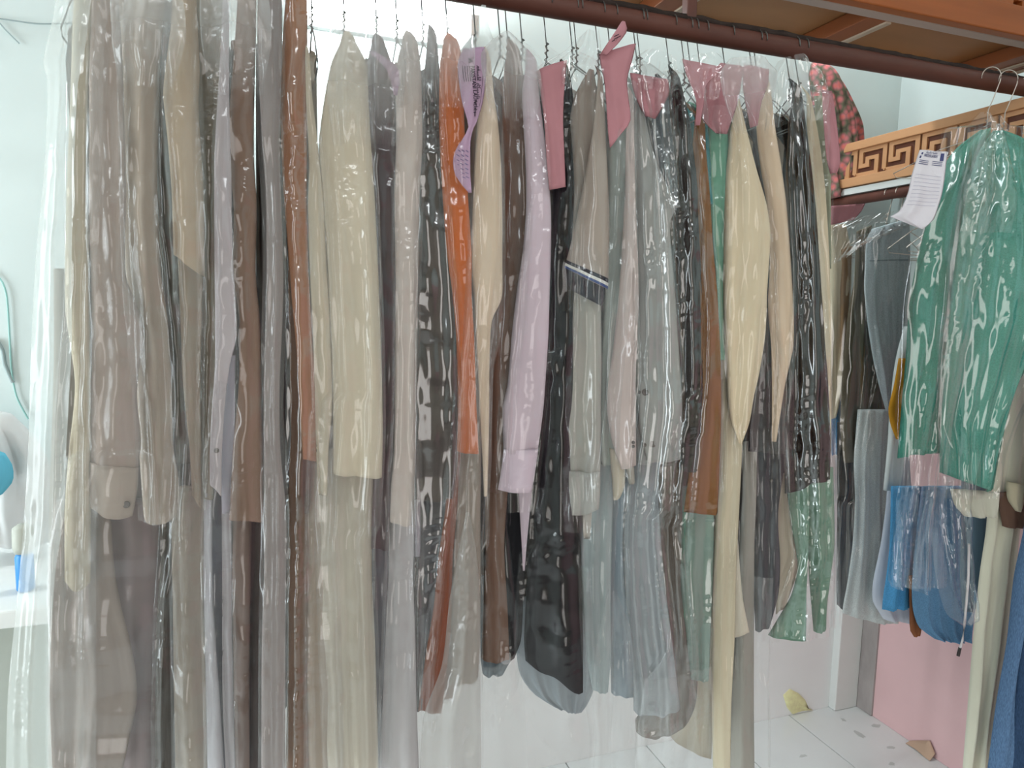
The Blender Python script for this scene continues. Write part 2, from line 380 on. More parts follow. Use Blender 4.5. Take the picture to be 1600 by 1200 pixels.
def sheet(rows, Y, tilt=0.0, thick=None, fold=0.004, hem=0.0, cols=None, seed=None, back=0.6, crease=0.0, lean=None, crinkle=None):
    """A hanging tube of cloth: outline rows (left x, y, right x, y in frame pixels) set at distance Y,
    turned by tilt, puffed to its own thickness and folded.  Returns (points front grid, MB, mapping function)"""
    SEED[0] += 1; rnd = random.Random(seed if seed is not None else SEED[0] * 7 + 1)
    R0 = np.array(rows, float); L = np.abs(np.diff(R0[:, 1])).sum()
    n = int(max(8, min(90, L / 9))) if not crinkle else int(max(30, L / 2.6)); R = catmull(rows, n); sd = SEED[0] * 31 + 5
    cx = R[:, [0, 2]].mean(); cyy = R[:, [1, 3]].mean()
    a = math.radians(tilt); P = onY(cx, cyy, Y); nrm = np.array([-math.sin(a), -math.cos(a), 0.0])
    wmax = np.linalg.norm(on_plane(R[:, 2].max(), cyy, P, nrm) - on_plane(R[:, 0].min(), cyy, P, nrm))
    wm = np.median([np.linalg.norm(on_plane(r[2], r[3], P, nrm) - on_plane(r[0], r[1], P, nrm)) for r in R])
    if thick is None: thick = min(0.015, 0.20 * wm + 0.002)
    K = cols or int(max(9, min(36, wm / 0.004)))
    if crinkle: K = int(max(16, min(70, wm / 0.003)))
    hm_ = 0.0013 * L
    fr = [(rnd.uniform(0.7, 1.3) * wm / 0.045, rnd.uniform(0, 6.3), rnd.uniform(-2, 2), 1.0),
          (rnd.uniform(0.8, 1.3) * wm / 0.022, rnd.uniform(0, 6.3), rnd.uniform(-4, 4), 0.5),
          (rnd.uniform(0.3, 0.6) * wm / 0.045, rnd.uniform(0, 6.3), rnd.uniform(-3, 3), 0.8)]
    wr = [(rnd.uniform(3, 9), rnd.uniform(-3, 3), rnd.uniform(0, 6.3)) for _ in range(3)]
    Wmax = max(1.0, 0.6 * (R[:, 2] - R[:, 0]).max())
    def surf(u, v, side=1):
        u = np.asarray(u, float); v = np.asarray(v, float)
        t = v * (n - 1); i = np.clip(np.floor(t).astype(int), 0, n - 2); f = (t - i)[..., None]
        r = R[i] * (1 - f) + R[i + 1] * f
        px = r[..., 0] + (r[..., 2] - r[..., 0]) * u; py = r[..., 1] + (r[..., 3] - r[..., 1]) * u
        if hem: py = py + hem * (1 - (2 * u - 1) ** 2) * np.maximum(0.0, (v - 0.75) / 0.25) ** 2
        d3 = np.stack([(px - 800.0) / F, (py - 600.0) / F, np.ones_like(px)], -1) @ RM.T
        num = (P[0] - CAM[0]) * nrm[0] + (P[1] - CAM[1]) * nrm[1]
        if lean is not None: num = num + lean(v) * nrm[1]
        q = CAM + d3 * (num / (d3[..., 0] * nrm[0] + d3[..., 1] * nrm[1]))[..., None]
        e = np.maximum(0.0, 1 - (2 * u - 1) ** 2); prof = np.sqrt(e) * (0.75 + 0.25 * e)
        wl = np.clip(np.abs(r[..., 2] - r[..., 0]) / Wmax, 0.25, 1.0)
        d0 = thick * prof * wl; d = d0
        env = (0.45 + 0.75 * v) * np.minimum(1, e * 3) * wl
        for ff, ph, sl, am in fr: d = d + fold * am * env * np.sin(6.283 * ff * u + ph + sl * v)
        if crease:
            d = d + crease * np.minimum(1, e * 2) * 2.2 * (vnoise(u * wm / 0.045 + 0.6 * v * hm_ / 0.09 + 3, v * hm_ / 0.10, sd + 7) + 0.5 * vnoise(u * wm / 0.02 - 0.4 * v * hm_ / 0.05, v * hm_ / 0.045, sd + 8) - 0.75)
        if crinkle:
            amp, thr, sx = crinkle
            a_ = u * wm; b_ = v * hm_
            pat = np.clip((vnoise(a_ / 0.035 + 9, b_ / 0.10, sd) - thr) / 0.22, 0, 1)
            bb = b_ + 0.006 * (vnoise(a_ / 0.02, b_ / 0.05, sd + 3) - .5) + a_ * 0.5 * sx
            c_ = vnoise(a_ / 0.011 + 0.5 * b_ / 0.03, bb / 0.012, sd + 1); c2 = vnoise(a_ / 0.006, bb / 0.007, sd + 2)
            rg = 1 - np.abs(2 * c_ - 1); d = d + amp * pat * (rg + 0.45 * (1 - np.abs(2 * c2 - 1)) - 0.7) * np.minimum(1, e * 2.5)
        if side < 0: d = -back * d0 + 0.3 * (d - d0)
        return q + nrm * d[..., None]
    uu, vv = np.meshgrid(np.linspace(0, 1, K + 1), np.linspace(0, 1, n)); front = surf(uu, vv).tolist()
    if back is None: mb = MB(); mb.quadgrid(front); mb.f = [f[::-1] for f in mb.f] + [(), ()]; return mb, surf, R, P, nrm
    uu, vv = np.meshgrid(1 - np.arange(1, K) / K, np.linspace(0, 1, n)); rear = surf(uu, vv, -1).tolist()
    mb = MB(); b = mb.quadgrid([front[i] + rear[i] for i in range(n)], True)
    T = 2 * K
    mb.f.append(tuple(b + q for q in range(T))[::-1]); e0 = b + (n - 1) * T; mb.f.append(tuple(e0 + q for q in range(T)))
    mb.f = [f[::-1] for f in mb.f]
    return mb, surf, R, P, nrm
def patch(surf, u0, u1, v0, v1, out=0.002, nu=10, nv=3, nrm=None, thick=0.002):
    """a strip lying on a cloth surface (stripe, seam, cuff band)"""
    nrm = np.array(nrm)
    A = [[surf(u0 + (u1 - u0) * j / nu, v0 + (v1 - v0) * i / nv) + nrm * out for j in range(nu + 1)] for i in range(nv + 1)]
    B = [[p - nrm * thick for p in r] for r in A]
    m = MB(); T = nu + 1; a = m.quadgrid(A); b = m.quadgrid([r for r in B])
    for j in range(nu):
        m.f.append((a + j + 1, a + j, b + j, b + j + 1)); q = nv * T; m.f.append((a + q + j, a + q + j + 1, b + q + j + 1, b + q + j))
    for i in range(nv):
        m.f.append((a + i * T, a + (i + 1) * T, b + (i + 1) * T, b + i * T)); q = T - 1
        m.f.append((a + (i + 1) * T + q, a + i * T + q, b + i * T + q, b + (i + 1) * T + q))
    return m
def body_slab(X0, Y0, Y1, zn, drop, zh, th, seed):
    """torso of a garment hanging edge-on from the rail: shoulders slope from the neck, hem below"""
    rnd = random.Random(seed); ph = rnd.uniform(0, 6); n = 22; K = 12
    def pt(s, v, side):
        y = (Y0 + Y1) / 2 + (Y1 - Y0) / 2 * s * (1 - 0.06 * math.sin(v * 2.6))
        zt = zn - drop * abs(s) ** 1.3; z = zt + (zh - zt) * v + (0.025 * s * s * v)
        e = max(0, 1 - s * s); d = th / 2 * math.sqrt(e) * (0.6 + 0.5 * v) + 0.004 * math.sin(9 * s + ph + 3 * v) * math.sqrt(e)
        return (X0 + side * d + 0.006 * math.sin(3 * v + ph), y, z)
    rows = []
    for i in range(n):
        v = i / (n - 1)
        rows.append([pt(-1 + 2 * j / K, v, 1) for j in range(K + 1)] + [pt(1 - 2 * j / K, v, -1) for j in range(1, K)])
    mb = MB(); b = mb.quadgrid(rows, True); T = 2 * K
    mb.f.append(tuple(b + q for q in range(T))); e0 = b + (n - 1) * T; mb.f.append(tuple(e0 + q for q in range(T))[::-1])
    return mb
def hanger(X0, short, group, mat, yc=YR, zc=ZR, rr=RR, half=0.19, axis='Y', yaw=0.0, drop=0.10, thin=0.0013):
    pts = []; r = rr + thin
    for a in np.linspace(-30, 190, 14):
        pts.append((r * math.cos(math.radians(a)), r * math.sin(math.radians(a))))
    pts = pts[::-1]                               # from tip round the pipe, then down
    hook = [(p[0], p[1]) for p in pts][:-1] + [(r * 0.95, -0.01), (r * 0.4, -0.05), (0, -0.075), (0, -drop)]
    def w(h, z, off=0.0):
        if axis == 'Y': return (X0 + off, yc + h, zc + z)
        c, s = math.cos(yaw), math.sin(yaw); return (X0 + c * h - s * off, yc + s * h + c * off, zc + z)
    hd = thing('wire_hanger', w(0, -drop), 'wire hanger holding the ' + short, 'hanger', group)
    hk = MB().tube([w(a, b) for a, b in hook], thin, 6); hk.build('hook', mat, hd, True)
    tw_ = MB(); tw_.tube([w(0.0035 * math.cos(t * 2.2), -drop + 0.035 - t * 0.004, 0.0035 * math.sin(t * 2.2)) for t in range(12)], thin, 6)
    tw_.build('twisted_neck', mat, hd, True)
    arm = MB().tube([w(0, -drop), w(-half * .5, -drop - 0.035), w(-half, -drop - 0.09), w(-half * .96, -drop - 0.10), w(0, -drop - 0.105), w(half * .96, -drop - 0.10), w(half, -drop - 0.09), w(half * .5, -drop - 0.035), w(0, -drop)], thin, 6)
    arm.build('shoulder_wire', mat, hd, True)
    return hd
def button(p, r, nrm, parent, mat=M_BUTTON):
    n = Vector(nrm); a = n.cross(Vector((0, 0, 1))).normalized(); b = n.cross(a); p = Vector(p); m = MB(); rings = []
    for rr, h in ((r, 0.0), (r, 0.0012), (r * .8, 0.0022), (r * .55, 0.0014), (r * .2, 0.0012)):
        rings.append([p + n * h + (a * math.cos(q * .5236) + b * math.sin(q * .5236)) * rr for q in range(12)])
    s = m.quadgrid(rings, True); m.f.append(tuple(s + 48 + q for q in range(12)))
    o = m.build('button', mat, parent, True); o['label'] = 'small round button'; return o

def union_rows(plist, y0, y1, pad, step=14):
    curves = []
    for rows in plist:
        R = catmull(rows, 50); curves.append(R)
    out = []
    for y in np.arange(y0, y1 + 1, step):
        xl, xr = [], []
        for R in curves:
            lo = max(R[:, 1].min(), R[:, 3].min()); hi = max(R[:, 1].max(), R[:, 3].max())
            if R[0, 1] - 6 <= y <= R[-1, 1] + 6: xl.append(np.interp(y, R[:, 1], R[:, 0]))
            if R[0, 3] - 6 <= y <= R[-1, 3] + 6: xr.append(np.interp(y, R[:, 3], R[:, 2]))
        out.append([min(xl) if xl else None, y, max(xr) if xr else None, y])
    last = None
    for r in out:
        if r[0] is None or r[2] is None:
            if last: r[0], r[2] = last
        else: last = (r[0], r[2])
    out = [r for r in out if r[0] is not None and r[2] is not None]
    A = np.array(out, float)
    for c in (0, 2):
        s = A[:, c].copy(); k = 5
        for i in range(len(s)):
            seg = s[max(0, i - k):i + k + 1]; A[i, c] = (seg.min() if c == 0 else seg.max()) * .5 + seg.mean() * .5
    A[:, 0] -= pad; A[:, 2] += pad
    return [tuple(r) for r in A]

CRK = {'clear': (0.0016, 0.52, 0.3), 'hazy': (0.0014, 0.56, 0.2), 'milky': (0.0012, 0.5, 0.1), 'crisp': (0.0024, 0.42, 0.5)}
def rod_px_y(x): return 4 + 0.1715 * (x - 722)
HG = 'wire hangers along the brown pipe'
def garment(name, short, label, cat, pieces, Y=1.05, tilt=18, cover='clear', cov_end=None, slab=None, hook=True, cov_top=None, cov_pad=5, grp=None, rack=1, cov_label=None, cov_crk=None):
    """pieces: (part name, colour, rows, dY, options)"""
    allrows = [p[2] for p in pieces]
    main = pieces[0]; R = np.array(main[2], float)
    mid = R[len(R) // 2]; cx = (mid[0] + mid[2]) / 2
    pc = onY(cx, (mid[1] + mid[3]) / 2, Y + 0.12)
    hemy = max(max(r[1], r[3]) for rows in allrows for r in rows)
    zhem = onY(cx, min(hemy, 1210), Y + 0.1)[2]
    root = thing(name, (pc[0], Y + 0.1, zhem), label, cat, grp)
    made = {}
    for part, colr, rows, dY, opt in pieces:
        o = dict(opt); kind = o.pop('kind', 'plain'); btn = o.pop('buttons', ()); bands = o.pop('bands', ()); lab = o.pop('label', None)
        par = made.get(o.pop('on', None), root); tl2 = o.pop('tilt', tilt)
        o.setdefault('crease', 0.004)
        if part is pieces[0][0] and rack == 1 and rows is pieces[0][2]:
            r0 = rows[0]; w0 = r0[2] - r0[0]; c0 = (r0[0] + r0[2]) / 2; sh_ = -0.10 * max(0, (c0 - 410) / 100)
            rows = [(c0 + sh_ * 14 - w0 * .14, r0[1] - 17, c0 + sh_ * 14 + w0 * .14, r0[3] - 17), (c0 + sh_ * 6 - w0 * .40, r0[1] - 9, c0 + sh_ * 6 + w0 * .40, r0[3] - 9)] + list(rows)
        mb, surf, RR_, P, nrm = sheet(rows, Y + dY, tl2, **o)
        ob = mb.build(part, fabric(colr, kind), par, True)
        if lab: ob['label'] = lab
        made.setdefault(part, ob)
        for (bx, by, br) in btn:
            p = on_plane(bx, by, P - nrm * 0 + nrm * 0, nrm); # drop onto the puffed surface
            vv = np.interp(by, RR_[:, 1], np.linspace(0, 1, len(RR_))); i = int(vv * (len(RR_) - 1)); uu = (bx - RR_[i, 0]) / max(1, RR_[i, 2] - RR_[i, 0])
            q = surf(min(.97, max(.03, uu)), vv); button(q + nrm * 0.0005, br, nrm, ob)
        for (bn, bc, u0, u1, v0, v1, out) in bands:
            pm = patch(surf, u0, u1, v0, v1, out, 12, 3, nrm); pm.build(bn, fabric(bc), ob, True)
    if slab:
        X0 = pc[0]; top = ZR - 0.115; zz = zhem + slab.get('raise', 0.05)
        if rack == 1:
            body_slab(X0, Y + slab.get('y0', 0.13), 1.49, top, 0.11, zz, slab.get('th', 0.034), SEED[0]).build('body', fabric(slab['c']), root, True)
    if hook and rack == 1:
        hanger(pc[0], short, HG, M_WIRE, half=0.12)
    if cover:
        ys = min(min(r[1], r[3]) for rows in allrows for r in rows)
        end = cov_end or min(1215, hemy + 14)
        U = union_rows(allrows, ys, end, cov_pad)
        q = RM.T @ (np.array([pc[0], YR, ZR - 0.075]) - CAM); hx = 800 + F * q[0] / q[2]; hy = 600 + F * q[1] / q[2]
        lean = None
        if rack == 1 and cov_top is None:
            tops = [(hx - 5, hy, hx + 5, hy), (0.6 * (hx - 12) + 0.4 * U[0][0], 0.6 * hy + 0.4 * ys, 0.6 * (hx + 12) + 0.4 * U[0][2], 0.6 * hy + 0.4 * ys)]
            if hy < ys - 12:
                Lh = (ys - hy) / (end - hy)
                lean = lambda v, Lh=Lh: 0.20 * np.maximum(0.0, 1 - v / max(0.02, Lh * 1.15)) ** 1.2
                U = tops + U
        elif cov_top: U = list(cov_top) + U
        mb, surf, RR_, P, nrm = sheet(U, Y - 0.016, tilt, thick=0.020, fold=0.0018 if cov_crk else 0.005, crease=0.006, back=None, lean=lean, crinkle=cov_crk or CRK[cover])
        mb.f = mb.f[:-2]
        cl = cov_label or ('clear plastic cover over the ' + short)
        cv = mb.build('plastic_cover', PL[cover], None, True); tag(cv, cl, 'cover', 'plastic garment covers')
    return root

S = 'sleeve'; FP = 'front_panel'; TR = 'trouser_leg'

# ---------------------------------------------------------------- clothes on the long rail, left to right
garment('tunic', 'cream tunic at the left end', 'cream tunic with a long narrow sleeve, leftmost on the long rail', 'tunic', [
    (S, (176, 166, 146), [(122, -70, 160, -70), (114, 20, 150, 20), (110, 150, 140, 150), (104, 300, 137, 300), (102, 480, 141, 480), (117, 600, 142, 600), (106, 720, 142, 720), (101, 800, 142, 800), (101, 908, 142, 908)], 0.0, dict(hem=14)),
    (FP, (140, 134, 124), [(84, 420, 130, 420), (84, 560, 135, 560), (78, 760, 135, 760), (76, 900, 130, 900), (76, 1210, 130, 1210)], 0.09, {})],
    tilt=-4, cover=None, slab=dict(c=(150, 142, 130)))
garment('tunic', 'mauve beige tunic with a dark cuff button', 'mauve beige tunic with one dark button on its wide cuff, near the left end', 'tunic', [
    (S, (166, 152, 143), [(146, -70, 186, -70), (143, 0, 186, 0), (139, 100, 192, 100), (138, 300, 197, 300), (142, 430, 197, 430), (143, 475, 213, 475), (143, 525, 225, 525), (143, 580, 217, 580), (141, 620, 214, 620), (141, 690, 220, 690), (140, 725, 216, 735)], 0.0, {}),
    ('cuff', (172, 160, 150), [(140, 722, 217, 731), (140, 760, 214, 770), (140, 792, 207, 806)], -0.002, dict(hem=8, fold=0.002, buttons=((200, 776, 0.0048),))),
    (FP, (142, 131, 124), [(84, 780, 172, 780), (76, 880, 178, 880), (75, 950, 190, 950), (77, 1000, 203, 1000), (76, 1050, 212, 1050), (75, 1095, 214, 1095), (78, 1145, 204, 1145), (80, 1212, 190, 1212)], 0.045, {}),
    ('back_panel', (124, 110, 110), [(160, 780, 250, 780), (170, 900, 252, 900), (180, 1050, 246, 1050), (180, 1212, 246, 1212)], 0.10, {})],
    tilt=2, cover='hazy', cov_end=1215, slab=dict(c=(140, 128, 120)))
garment('tunic', 'taupe tunic with a rounded cuff', 'taupe brown tunic with plain rounded cuff, third from the left end', 'tunic', [
    (S, (160, 146, 131), [(186, -70, 262, -70), (184, 20, 256, 20), (188, 110, 250, 110), (191, 300, 246, 300), (196, 430, 252, 430), (204, 500, 262, 500), (213, 600, 268, 600), (217, 700, 271, 700), (221, 760, 279, 750), (224, 805, 276, 805)], 0.03, dict(hem=12))],
    tilt=6, cover='hazy', slab=dict(c=(138, 122, 110), **{'raise': 0.12}))
garment('tunic', 'dark olive tunic', 'dark olive grey tunic squeezed between taupe and tan ones', 'tunic', [
    (S, (84, 80, 73), [(250, 20, 272, 20), (245, 200, 270, 200), (243, 300, 274, 300), (252, 410, 278, 410), (258, 500, 286, 520), (262, 600, 298, 600), (266, 690, 302, 680), (274, 724, 300, 724)], 0.05, {}),
    (FP, (82, 78, 73), [(262, 700, 298, 700), (255, 820, 300, 800), (250, 900, 275, 900), (244, 1000, 272, 1000), (243, 1100, 274, 1100), (242, 1212, 276, 1212)], 0.085, {})],
    tilt=8, cover='clear', cov_end=1215, slab=dict(c=(80, 76, 70)))
garment('shirt', 'tan short-sleeved shirt', 'tan shirt with slanting short sleeve hem beside the dark olive tunic', 'shirt', [
    (S, (172, 154, 132), [(272, -50, 306, -50), (268, 30, 308, 30), (258, 110, 312, 110), (255, 150, 310, 160), (262, 220, 313, 220), (268, 300, 318, 300), (271, 398, 320, 432)], -0.005, {}),
    ('long_sleeve', (148, 134, 117), [(276, 370, 318, 400), (282, 500, 315, 500), (286, 600, 313, 600), (296, 700, 314, 700), (300, 775, 314, 795)], 0.03, {}),
    (FP, (136, 126, 114), [(272, 760, 322, 760), (268, 820, 322, 820), (270, 950, 320, 950), (272, 1100, 328, 1100), (274, 1212, 335, 1212)], 0.06, {})],
    tilt=10, cover='hazy', cov_end=1215, slab=dict(c=(140, 128, 112)))
garment('tunic', 'olive taupe tunic', 'olive taupe tunic, a soft strip between tan shirt and lavender white tunic', 'tunic', [
    (S, (138, 129, 114), [(304, -50, 352, -50), (306, 60, 350, 60), (304, 160, 346, 160), (308, 260, 342, 260), (312, 420, 342, 420), (310, 600, 338, 600), (310, 780, 334, 780)], 0.045, {})],
    tilt=8, cover='clear', slab=dict(c=(130, 122, 108)))
garment('tunic', 'pale lavender white tunic', 'pale lavender white tunic with split hem beside the mocha one', 'tunic', [
    (S, (186, 178, 182), [(350, -40, 358, -40), (345, 70, 358, 70), (340, 150, 358, 150), (335, 250, 361, 250), (335, 400, 364, 400), (336, 480, 369, 480), (336, 525, 370, 525), (336, 570, 359, 570), (331, 640, 351, 640), (328, 700, 347, 700), (328, 754, 346, 776)], 0.0, dict(buttons=((339, 703, 0.0035),))),
    ('lower_sleeve', (172, 170, 182), [(344, 560, 368, 555), (344, 640, 367, 640), (345, 750, 366, 750), (347, 800, 364, 800)], 0.03, {}),
    ('side_flap', (172, 170, 176), [(318, 770, 332, 770), (318, 900, 332, 900), (320, 1000, 337, 1000), (322, 1100, 344, 1100), (324, 1212, 351, 1212)], 0.05, {}),
    ('side_flap', (168, 164, 168), [(346, 770, 363, 770), (347, 900, 362, 900), (347, 1000, 363, 1000), (348, 1100, 365, 1100), (353, 1212, 368, 1212)], 0.05, {}),
    (TR, (96, 97, 112), [(322, 760, 358, 760), (324, 900, 358, 900), (330, 1050, 358, 1050), (336, 1212, 360, 1212)], 0.085, dict(label='slate blue trouser leg showing in the split'))],
    tilt=10, cover='hazy', cov_end=1215, slab=dict(c=(150, 145, 148)))
garment('tunic', 'mocha brown tunic', 'mocha brown tunic with wide straight cuff under glinting plastic', 'tunic', [
    (S, (136, 112, 98), [(374, -40, 400, -40), (368, 50, 400, 50), (358, 180, 397, 180), (357, 250, 397, 250), (365, 320, 401, 320), (364, 430, 400, 430), (374, 500, 406, 500), (373, 600, 409, 600), (364, 700, 411, 700), (358, 812, 413, 815)], 0.02, {}),
    (FP, (124, 107, 100), [(364, 780, 394, 780), (362, 900, 392, 900), (364, 1050, 390, 1050), (366, 1212, 390, 1212)], 0.05, {}),
    ('back_panel', (82, 72, 70), [(386, 780, 416, 780), (386, 950, 414, 950), (386, 1212, 412, 1212)], 0.08, {})],
    tilt=10, cover='clear', cov_end=1215, slab=dict(c=(118, 100, 90)))
garment('tunic', 'ash grey tunic', 'ash grey long tunic under shiny plastic, right of the mocha one', 'tunic', [
    (S, (146, 136, 134), [(404, -20, 440, -20), (402, 60, 441, 60), (405, 150, 439, 150), (410, 230, 437, 230), (415, 300, 439, 300), (416, 450, 443, 450), (412, 600, 437, 600), (412, 700, 438, 700), (412, 800, 447, 800), (412, 900, 447, 900), (409, 1000, 446, 1000), (408, 1212, 446, 1212)], 0.01, dict(fold=0.005))],
    tilt=10, cover='hazy', cov_end=1215, slab=dict(c=(120, 112, 110)))
garment('tunic', 'charcoal tunic beside the ash grey one', 'charcoal tunic, a thin dark strip between ash grey and copper brown', 'tunic', [
    (S, (84, 77, 78), [(436, 100, 450, 100), (434, 300, 452, 300), (437, 400, 455, 400), (434, 600, 460, 600), (434, 700, 460, 700), (440, 772, 452, 772)], 0.06, {})],
    tilt=10, cover=None, slab=dict(c=(80, 74, 74)))
garment('tunic', 'copper brown tunic', 'copper brown tunic with a glittering strip of crinkled plastic', 'tunic', [
    (S, (166, 120, 92), [(446, 0, 480, 0), (440, 90, 480, 90), (438, 180, 480, 180), (443, 300, 479, 300), (450, 390, 481, 390), (457, 480, 485, 480), (464, 560, 490, 560), (467, 620, 493, 620), (473, 716, 495, 722)], 0.02, {}),
    (FP, (124, 98, 80), [(448, 360, 472, 360), (452, 600, 484, 600), (450, 800, 488, 800), (450, 1000, 484, 1000), (446, 1212, 490, 1212)], 0.06, {}),
    ('back_sleeve', (92, 74, 64), [(474, 690, 488, 690), (473, 760, 486, 760), (475, 803, 482, 803)], 0.035, {})],
    tilt=12, cover='crisp', cov_end=1215, slab=dict(c=(122, 98, 82)))
garment('shirt', 'narrow cream shirt', 'cream shirt with narrow shiny sleeve left of the wide ivory one', 'shirt', [
    (S, (206, 194, 172), [(477, 90, 484, 90), (478, 150, 488, 150), (480, 200, 494, 200), (483, 260, 500, 260), (481, 320, 506, 320), (484, 420, 511, 420), (489, 520, 517, 520), (492, 620, 521, 620), (494, 700, 514, 700), (497, 773, 511, 773)], 0.01, {}),
    (FP, (156, 141, 125), [(482, 720, 520, 720), (480, 820, 520, 820), (480, 900, 524, 900), (478, 1000, 528, 1000), (480, 1212, 532, 1212)], 0.06, {})],
    tilt=12, cover='hazy', cov_end=1215, slab=dict(c=(160, 148, 130)))
garment('tunic', 'wide ivory tunic', 'wide ivory tunic with a flat square cuff below the lamp glare', 'tunic', [
    (S, (206, 195, 174), [(532, 66, 556, 66), (518, 98, 572, 98), (506, 160, 576, 160), (498, 230, 580, 230), (503, 300, 585, 300), (510, 400, 590, 400), (515, 500, 594, 500), (519, 600, 597, 600), (520, 680, 598, 684), (520, 738, 597, 746)], 0.0, dict(fold=0.003)),
    (FP, (184, 176, 161), [(498, 700, 585, 705), (494, 800, 582, 800), (500, 900, 581, 900), (502, 1000, 586, 1000), (506, 1100, 589, 1100), (512, 1212, 592, 1212)], 0.045, {})],
    tilt=16, cover='hazy', cov_end=1215, slab=dict(c=(176, 168, 152)))
garment('tunic', 'plum charcoal tunic', 'plum charcoal tunic with squared cuff behind the wide ivory one', 'tunic', [
    (S, (92, 80, 83), [(580, 70, 602, 70), (574, 100, 612, 100), (574, 150, 617, 150), (578, 250, 619, 250), (580, 320, 619, 320), (586, 450, 619, 450), (588, 600, 618, 600), (586, 720, 614, 720), (581, 790, 610, 790), (577, 857, 608, 859)], 0.03, {}),
    (FP, (122, 120, 126), [(576, 820, 612, 820), (578, 900, 610, 900), (580, 1000, 606, 1000), (586, 1100, 604, 1100), (588, 1212, 602, 1212)], 0.07, {})],
    tilt=18, cover='clear', cov_end=1215, slab=dict(c=(84, 74, 76)))
garment('tunic', 'pinkish ivory tunic', 'pinkish ivory tunic with a tubular sleeve under wrinkled plastic', 'tunic', [
    (S, (196, 184, 177), [(628, 66, 652, 66), (620, 100, 657, 100), (618, 150, 659, 150), (619, 220, 660, 220), (616, 300, 656, 300), (618, 450, 653, 450), (617, 600, 651, 600), (616, 700, 650, 700), (611, 760, 648, 760), (609, 815, 645, 819)], 0.0, {}),
    (FP, (182, 178, 180), [(606, 790, 648, 790), (607, 900, 646, 900), (602, 1000, 649, 1000), (598, 1100, 651, 1100), (592, 1212, 655, 1212)], 0.045, {}),
    ('inner_sleeve', (166, 160, 172), [(640, 760, 657, 760), (643, 868, 657, 868)], 0.06, {}),
    (TR, (62, 58, 64), [(646, 850, 658, 850), (648, 1000, 657, 1000), (651, 1112, 655, 1112)], 0.075, {})],
    tilt=18, cover='hazy', cov_end=1215, slab=dict(c=(170, 164, 162)))
garment('tunic', 'charcoal tunic left of the orange one', 'charcoal tunic with glittering patches of plastic left of the orange one', 'tunic', [
    (S, (80, 73, 72), [(668, 56, 682, 56), (660, 150, 690, 150), (656, 250, 694, 250), (652, 320, 698, 320), (650, 420, 706, 420), (648, 520, 712, 520), (647, 620, 714, 620), (647, 710, 716, 705), (648, 780, 708, 780)], 0.03, {}),
    (FP, (88, 88, 94), [(648, 740, 712, 740), (652, 850, 696, 850), (654, 950, 684, 950), (656, 1040, 670, 1040), (657, 1108, 664, 1108)], 0.06, {})],
    tilt=18, cover='crisp', cov_end=1120, slab=dict(c=(76, 70, 70), **{'raise': 0.15}))
garment('tunic', 'orange tunic', 'bright orange tunic with rust coloured trousers below the printed slip', 'tunic', [
    (S, (196, 108, 60), [(692, 70, 718, 70), (687, 105, 722, 105), (686, 200, 726, 200), (691, 300, 731, 300), (699, 400, 737, 400), (707, 460, 737, 460), (713, 530, 741, 530), (716, 620, 744, 620), (714, 704, 748, 709)], 0.0, {}),
    (TR, (142, 82, 60), [(702, 690, 722, 690), (695, 800, 714, 800), (685, 870, 708, 870), (677, 950, 705, 950), (667, 1010, 702, 1010), (660, 1060, 697, 1060), (653, 1112, 690, 1116)], 0.045, {}),
    (TR, (146, 102, 86), [(702, 850, 716, 850), (700, 1000, 714, 1000), (694, 1095, 708, 1092)], 0.06, {})],
    tilt=18, cover='clear', cov_end=1140, slab=dict(c=(160, 88, 52), **{'raise': 0.3}))
garment('tunic', 'cream tunic behind the printed violet slip', 'cream tunic with tapering cuff hanging behind the printed violet slip', 'tunic', [
    (S, (216, 196, 172), [(757, 90, 766, 90), (750, 150, 772, 150), (746, 190, 778, 190), (741, 260, 783, 260), (738, 340, 785, 340), (734, 410, 785, 410), (740, 460, 784, 466), (743, 500, 769, 500), (746, 560, 765, 560), (750, 650, 764, 650), (754, 720, 763, 720), (756, 775, 761, 775)], -0.005, {}),
    (FP, (152, 138, 126), [(730, 480, 756, 480), (722, 640, 754, 640), (714, 720, 752, 720), (712, 800, 751, 800), (707, 900, 751, 900), (705, 1000, 750, 1000), (702, 1070, 747, 1060)], 0.04, {})],
    tilt=18, cover='hazy', cov_end=1215, slab=dict(c=(170, 156, 140), **{'raise': 0.12}))
garment('tunic', 'chocolate brown tunic', 'chocolate brown tunic with a slate blue curved hem, left of the lavender one', 'tunic', [
    (S, (112, 88, 78), [(792, 80, 812, 80), (787, 120, 818, 120), (784, 200, 824, 200), (782, 300, 828, 300), (780, 450, 824, 450), (768, 510, 812, 510), (763, 600, 804, 600), (760, 700, 796, 700), (760, 768, 794, 768)], 0.03, {}),
    (FP, (116, 92, 80), [(758, 740, 796, 740), (758, 850, 788, 850), (755, 950, 793, 950), (752, 1028, 796, 1031)], 0.055, {}),
    ('back_panel', (104, 116, 124), [(750, 900, 800, 900), (750, 990, 812, 990), (751, 1030, 806, 1020), (754, 1052, 792, 1042)], 0.085, dict(hem=6, label='slate blue curved hem'))],
    tilt=18, cover='clear', cov_end=1075, slab=dict(c=(104, 82, 72)))
garment('tunic', 'black tunic under the lavender cuff', 'black tunic with pointed hem just below the lavender cuff', 'tunic', [
    (FP, (40, 40, 43), [(800, 560, 836, 560), (794, 700, 836, 700), (789, 770, 836, 770), (786, 850, 824, 850), (788, 930, 818, 930), (793, 1000, 814, 1000), (797, 1032, 804, 1028)], 0.06, {})],
    tilt=18, cover=None, slab=dict(c=(50, 48, 50), **{'raise': 0.1}))
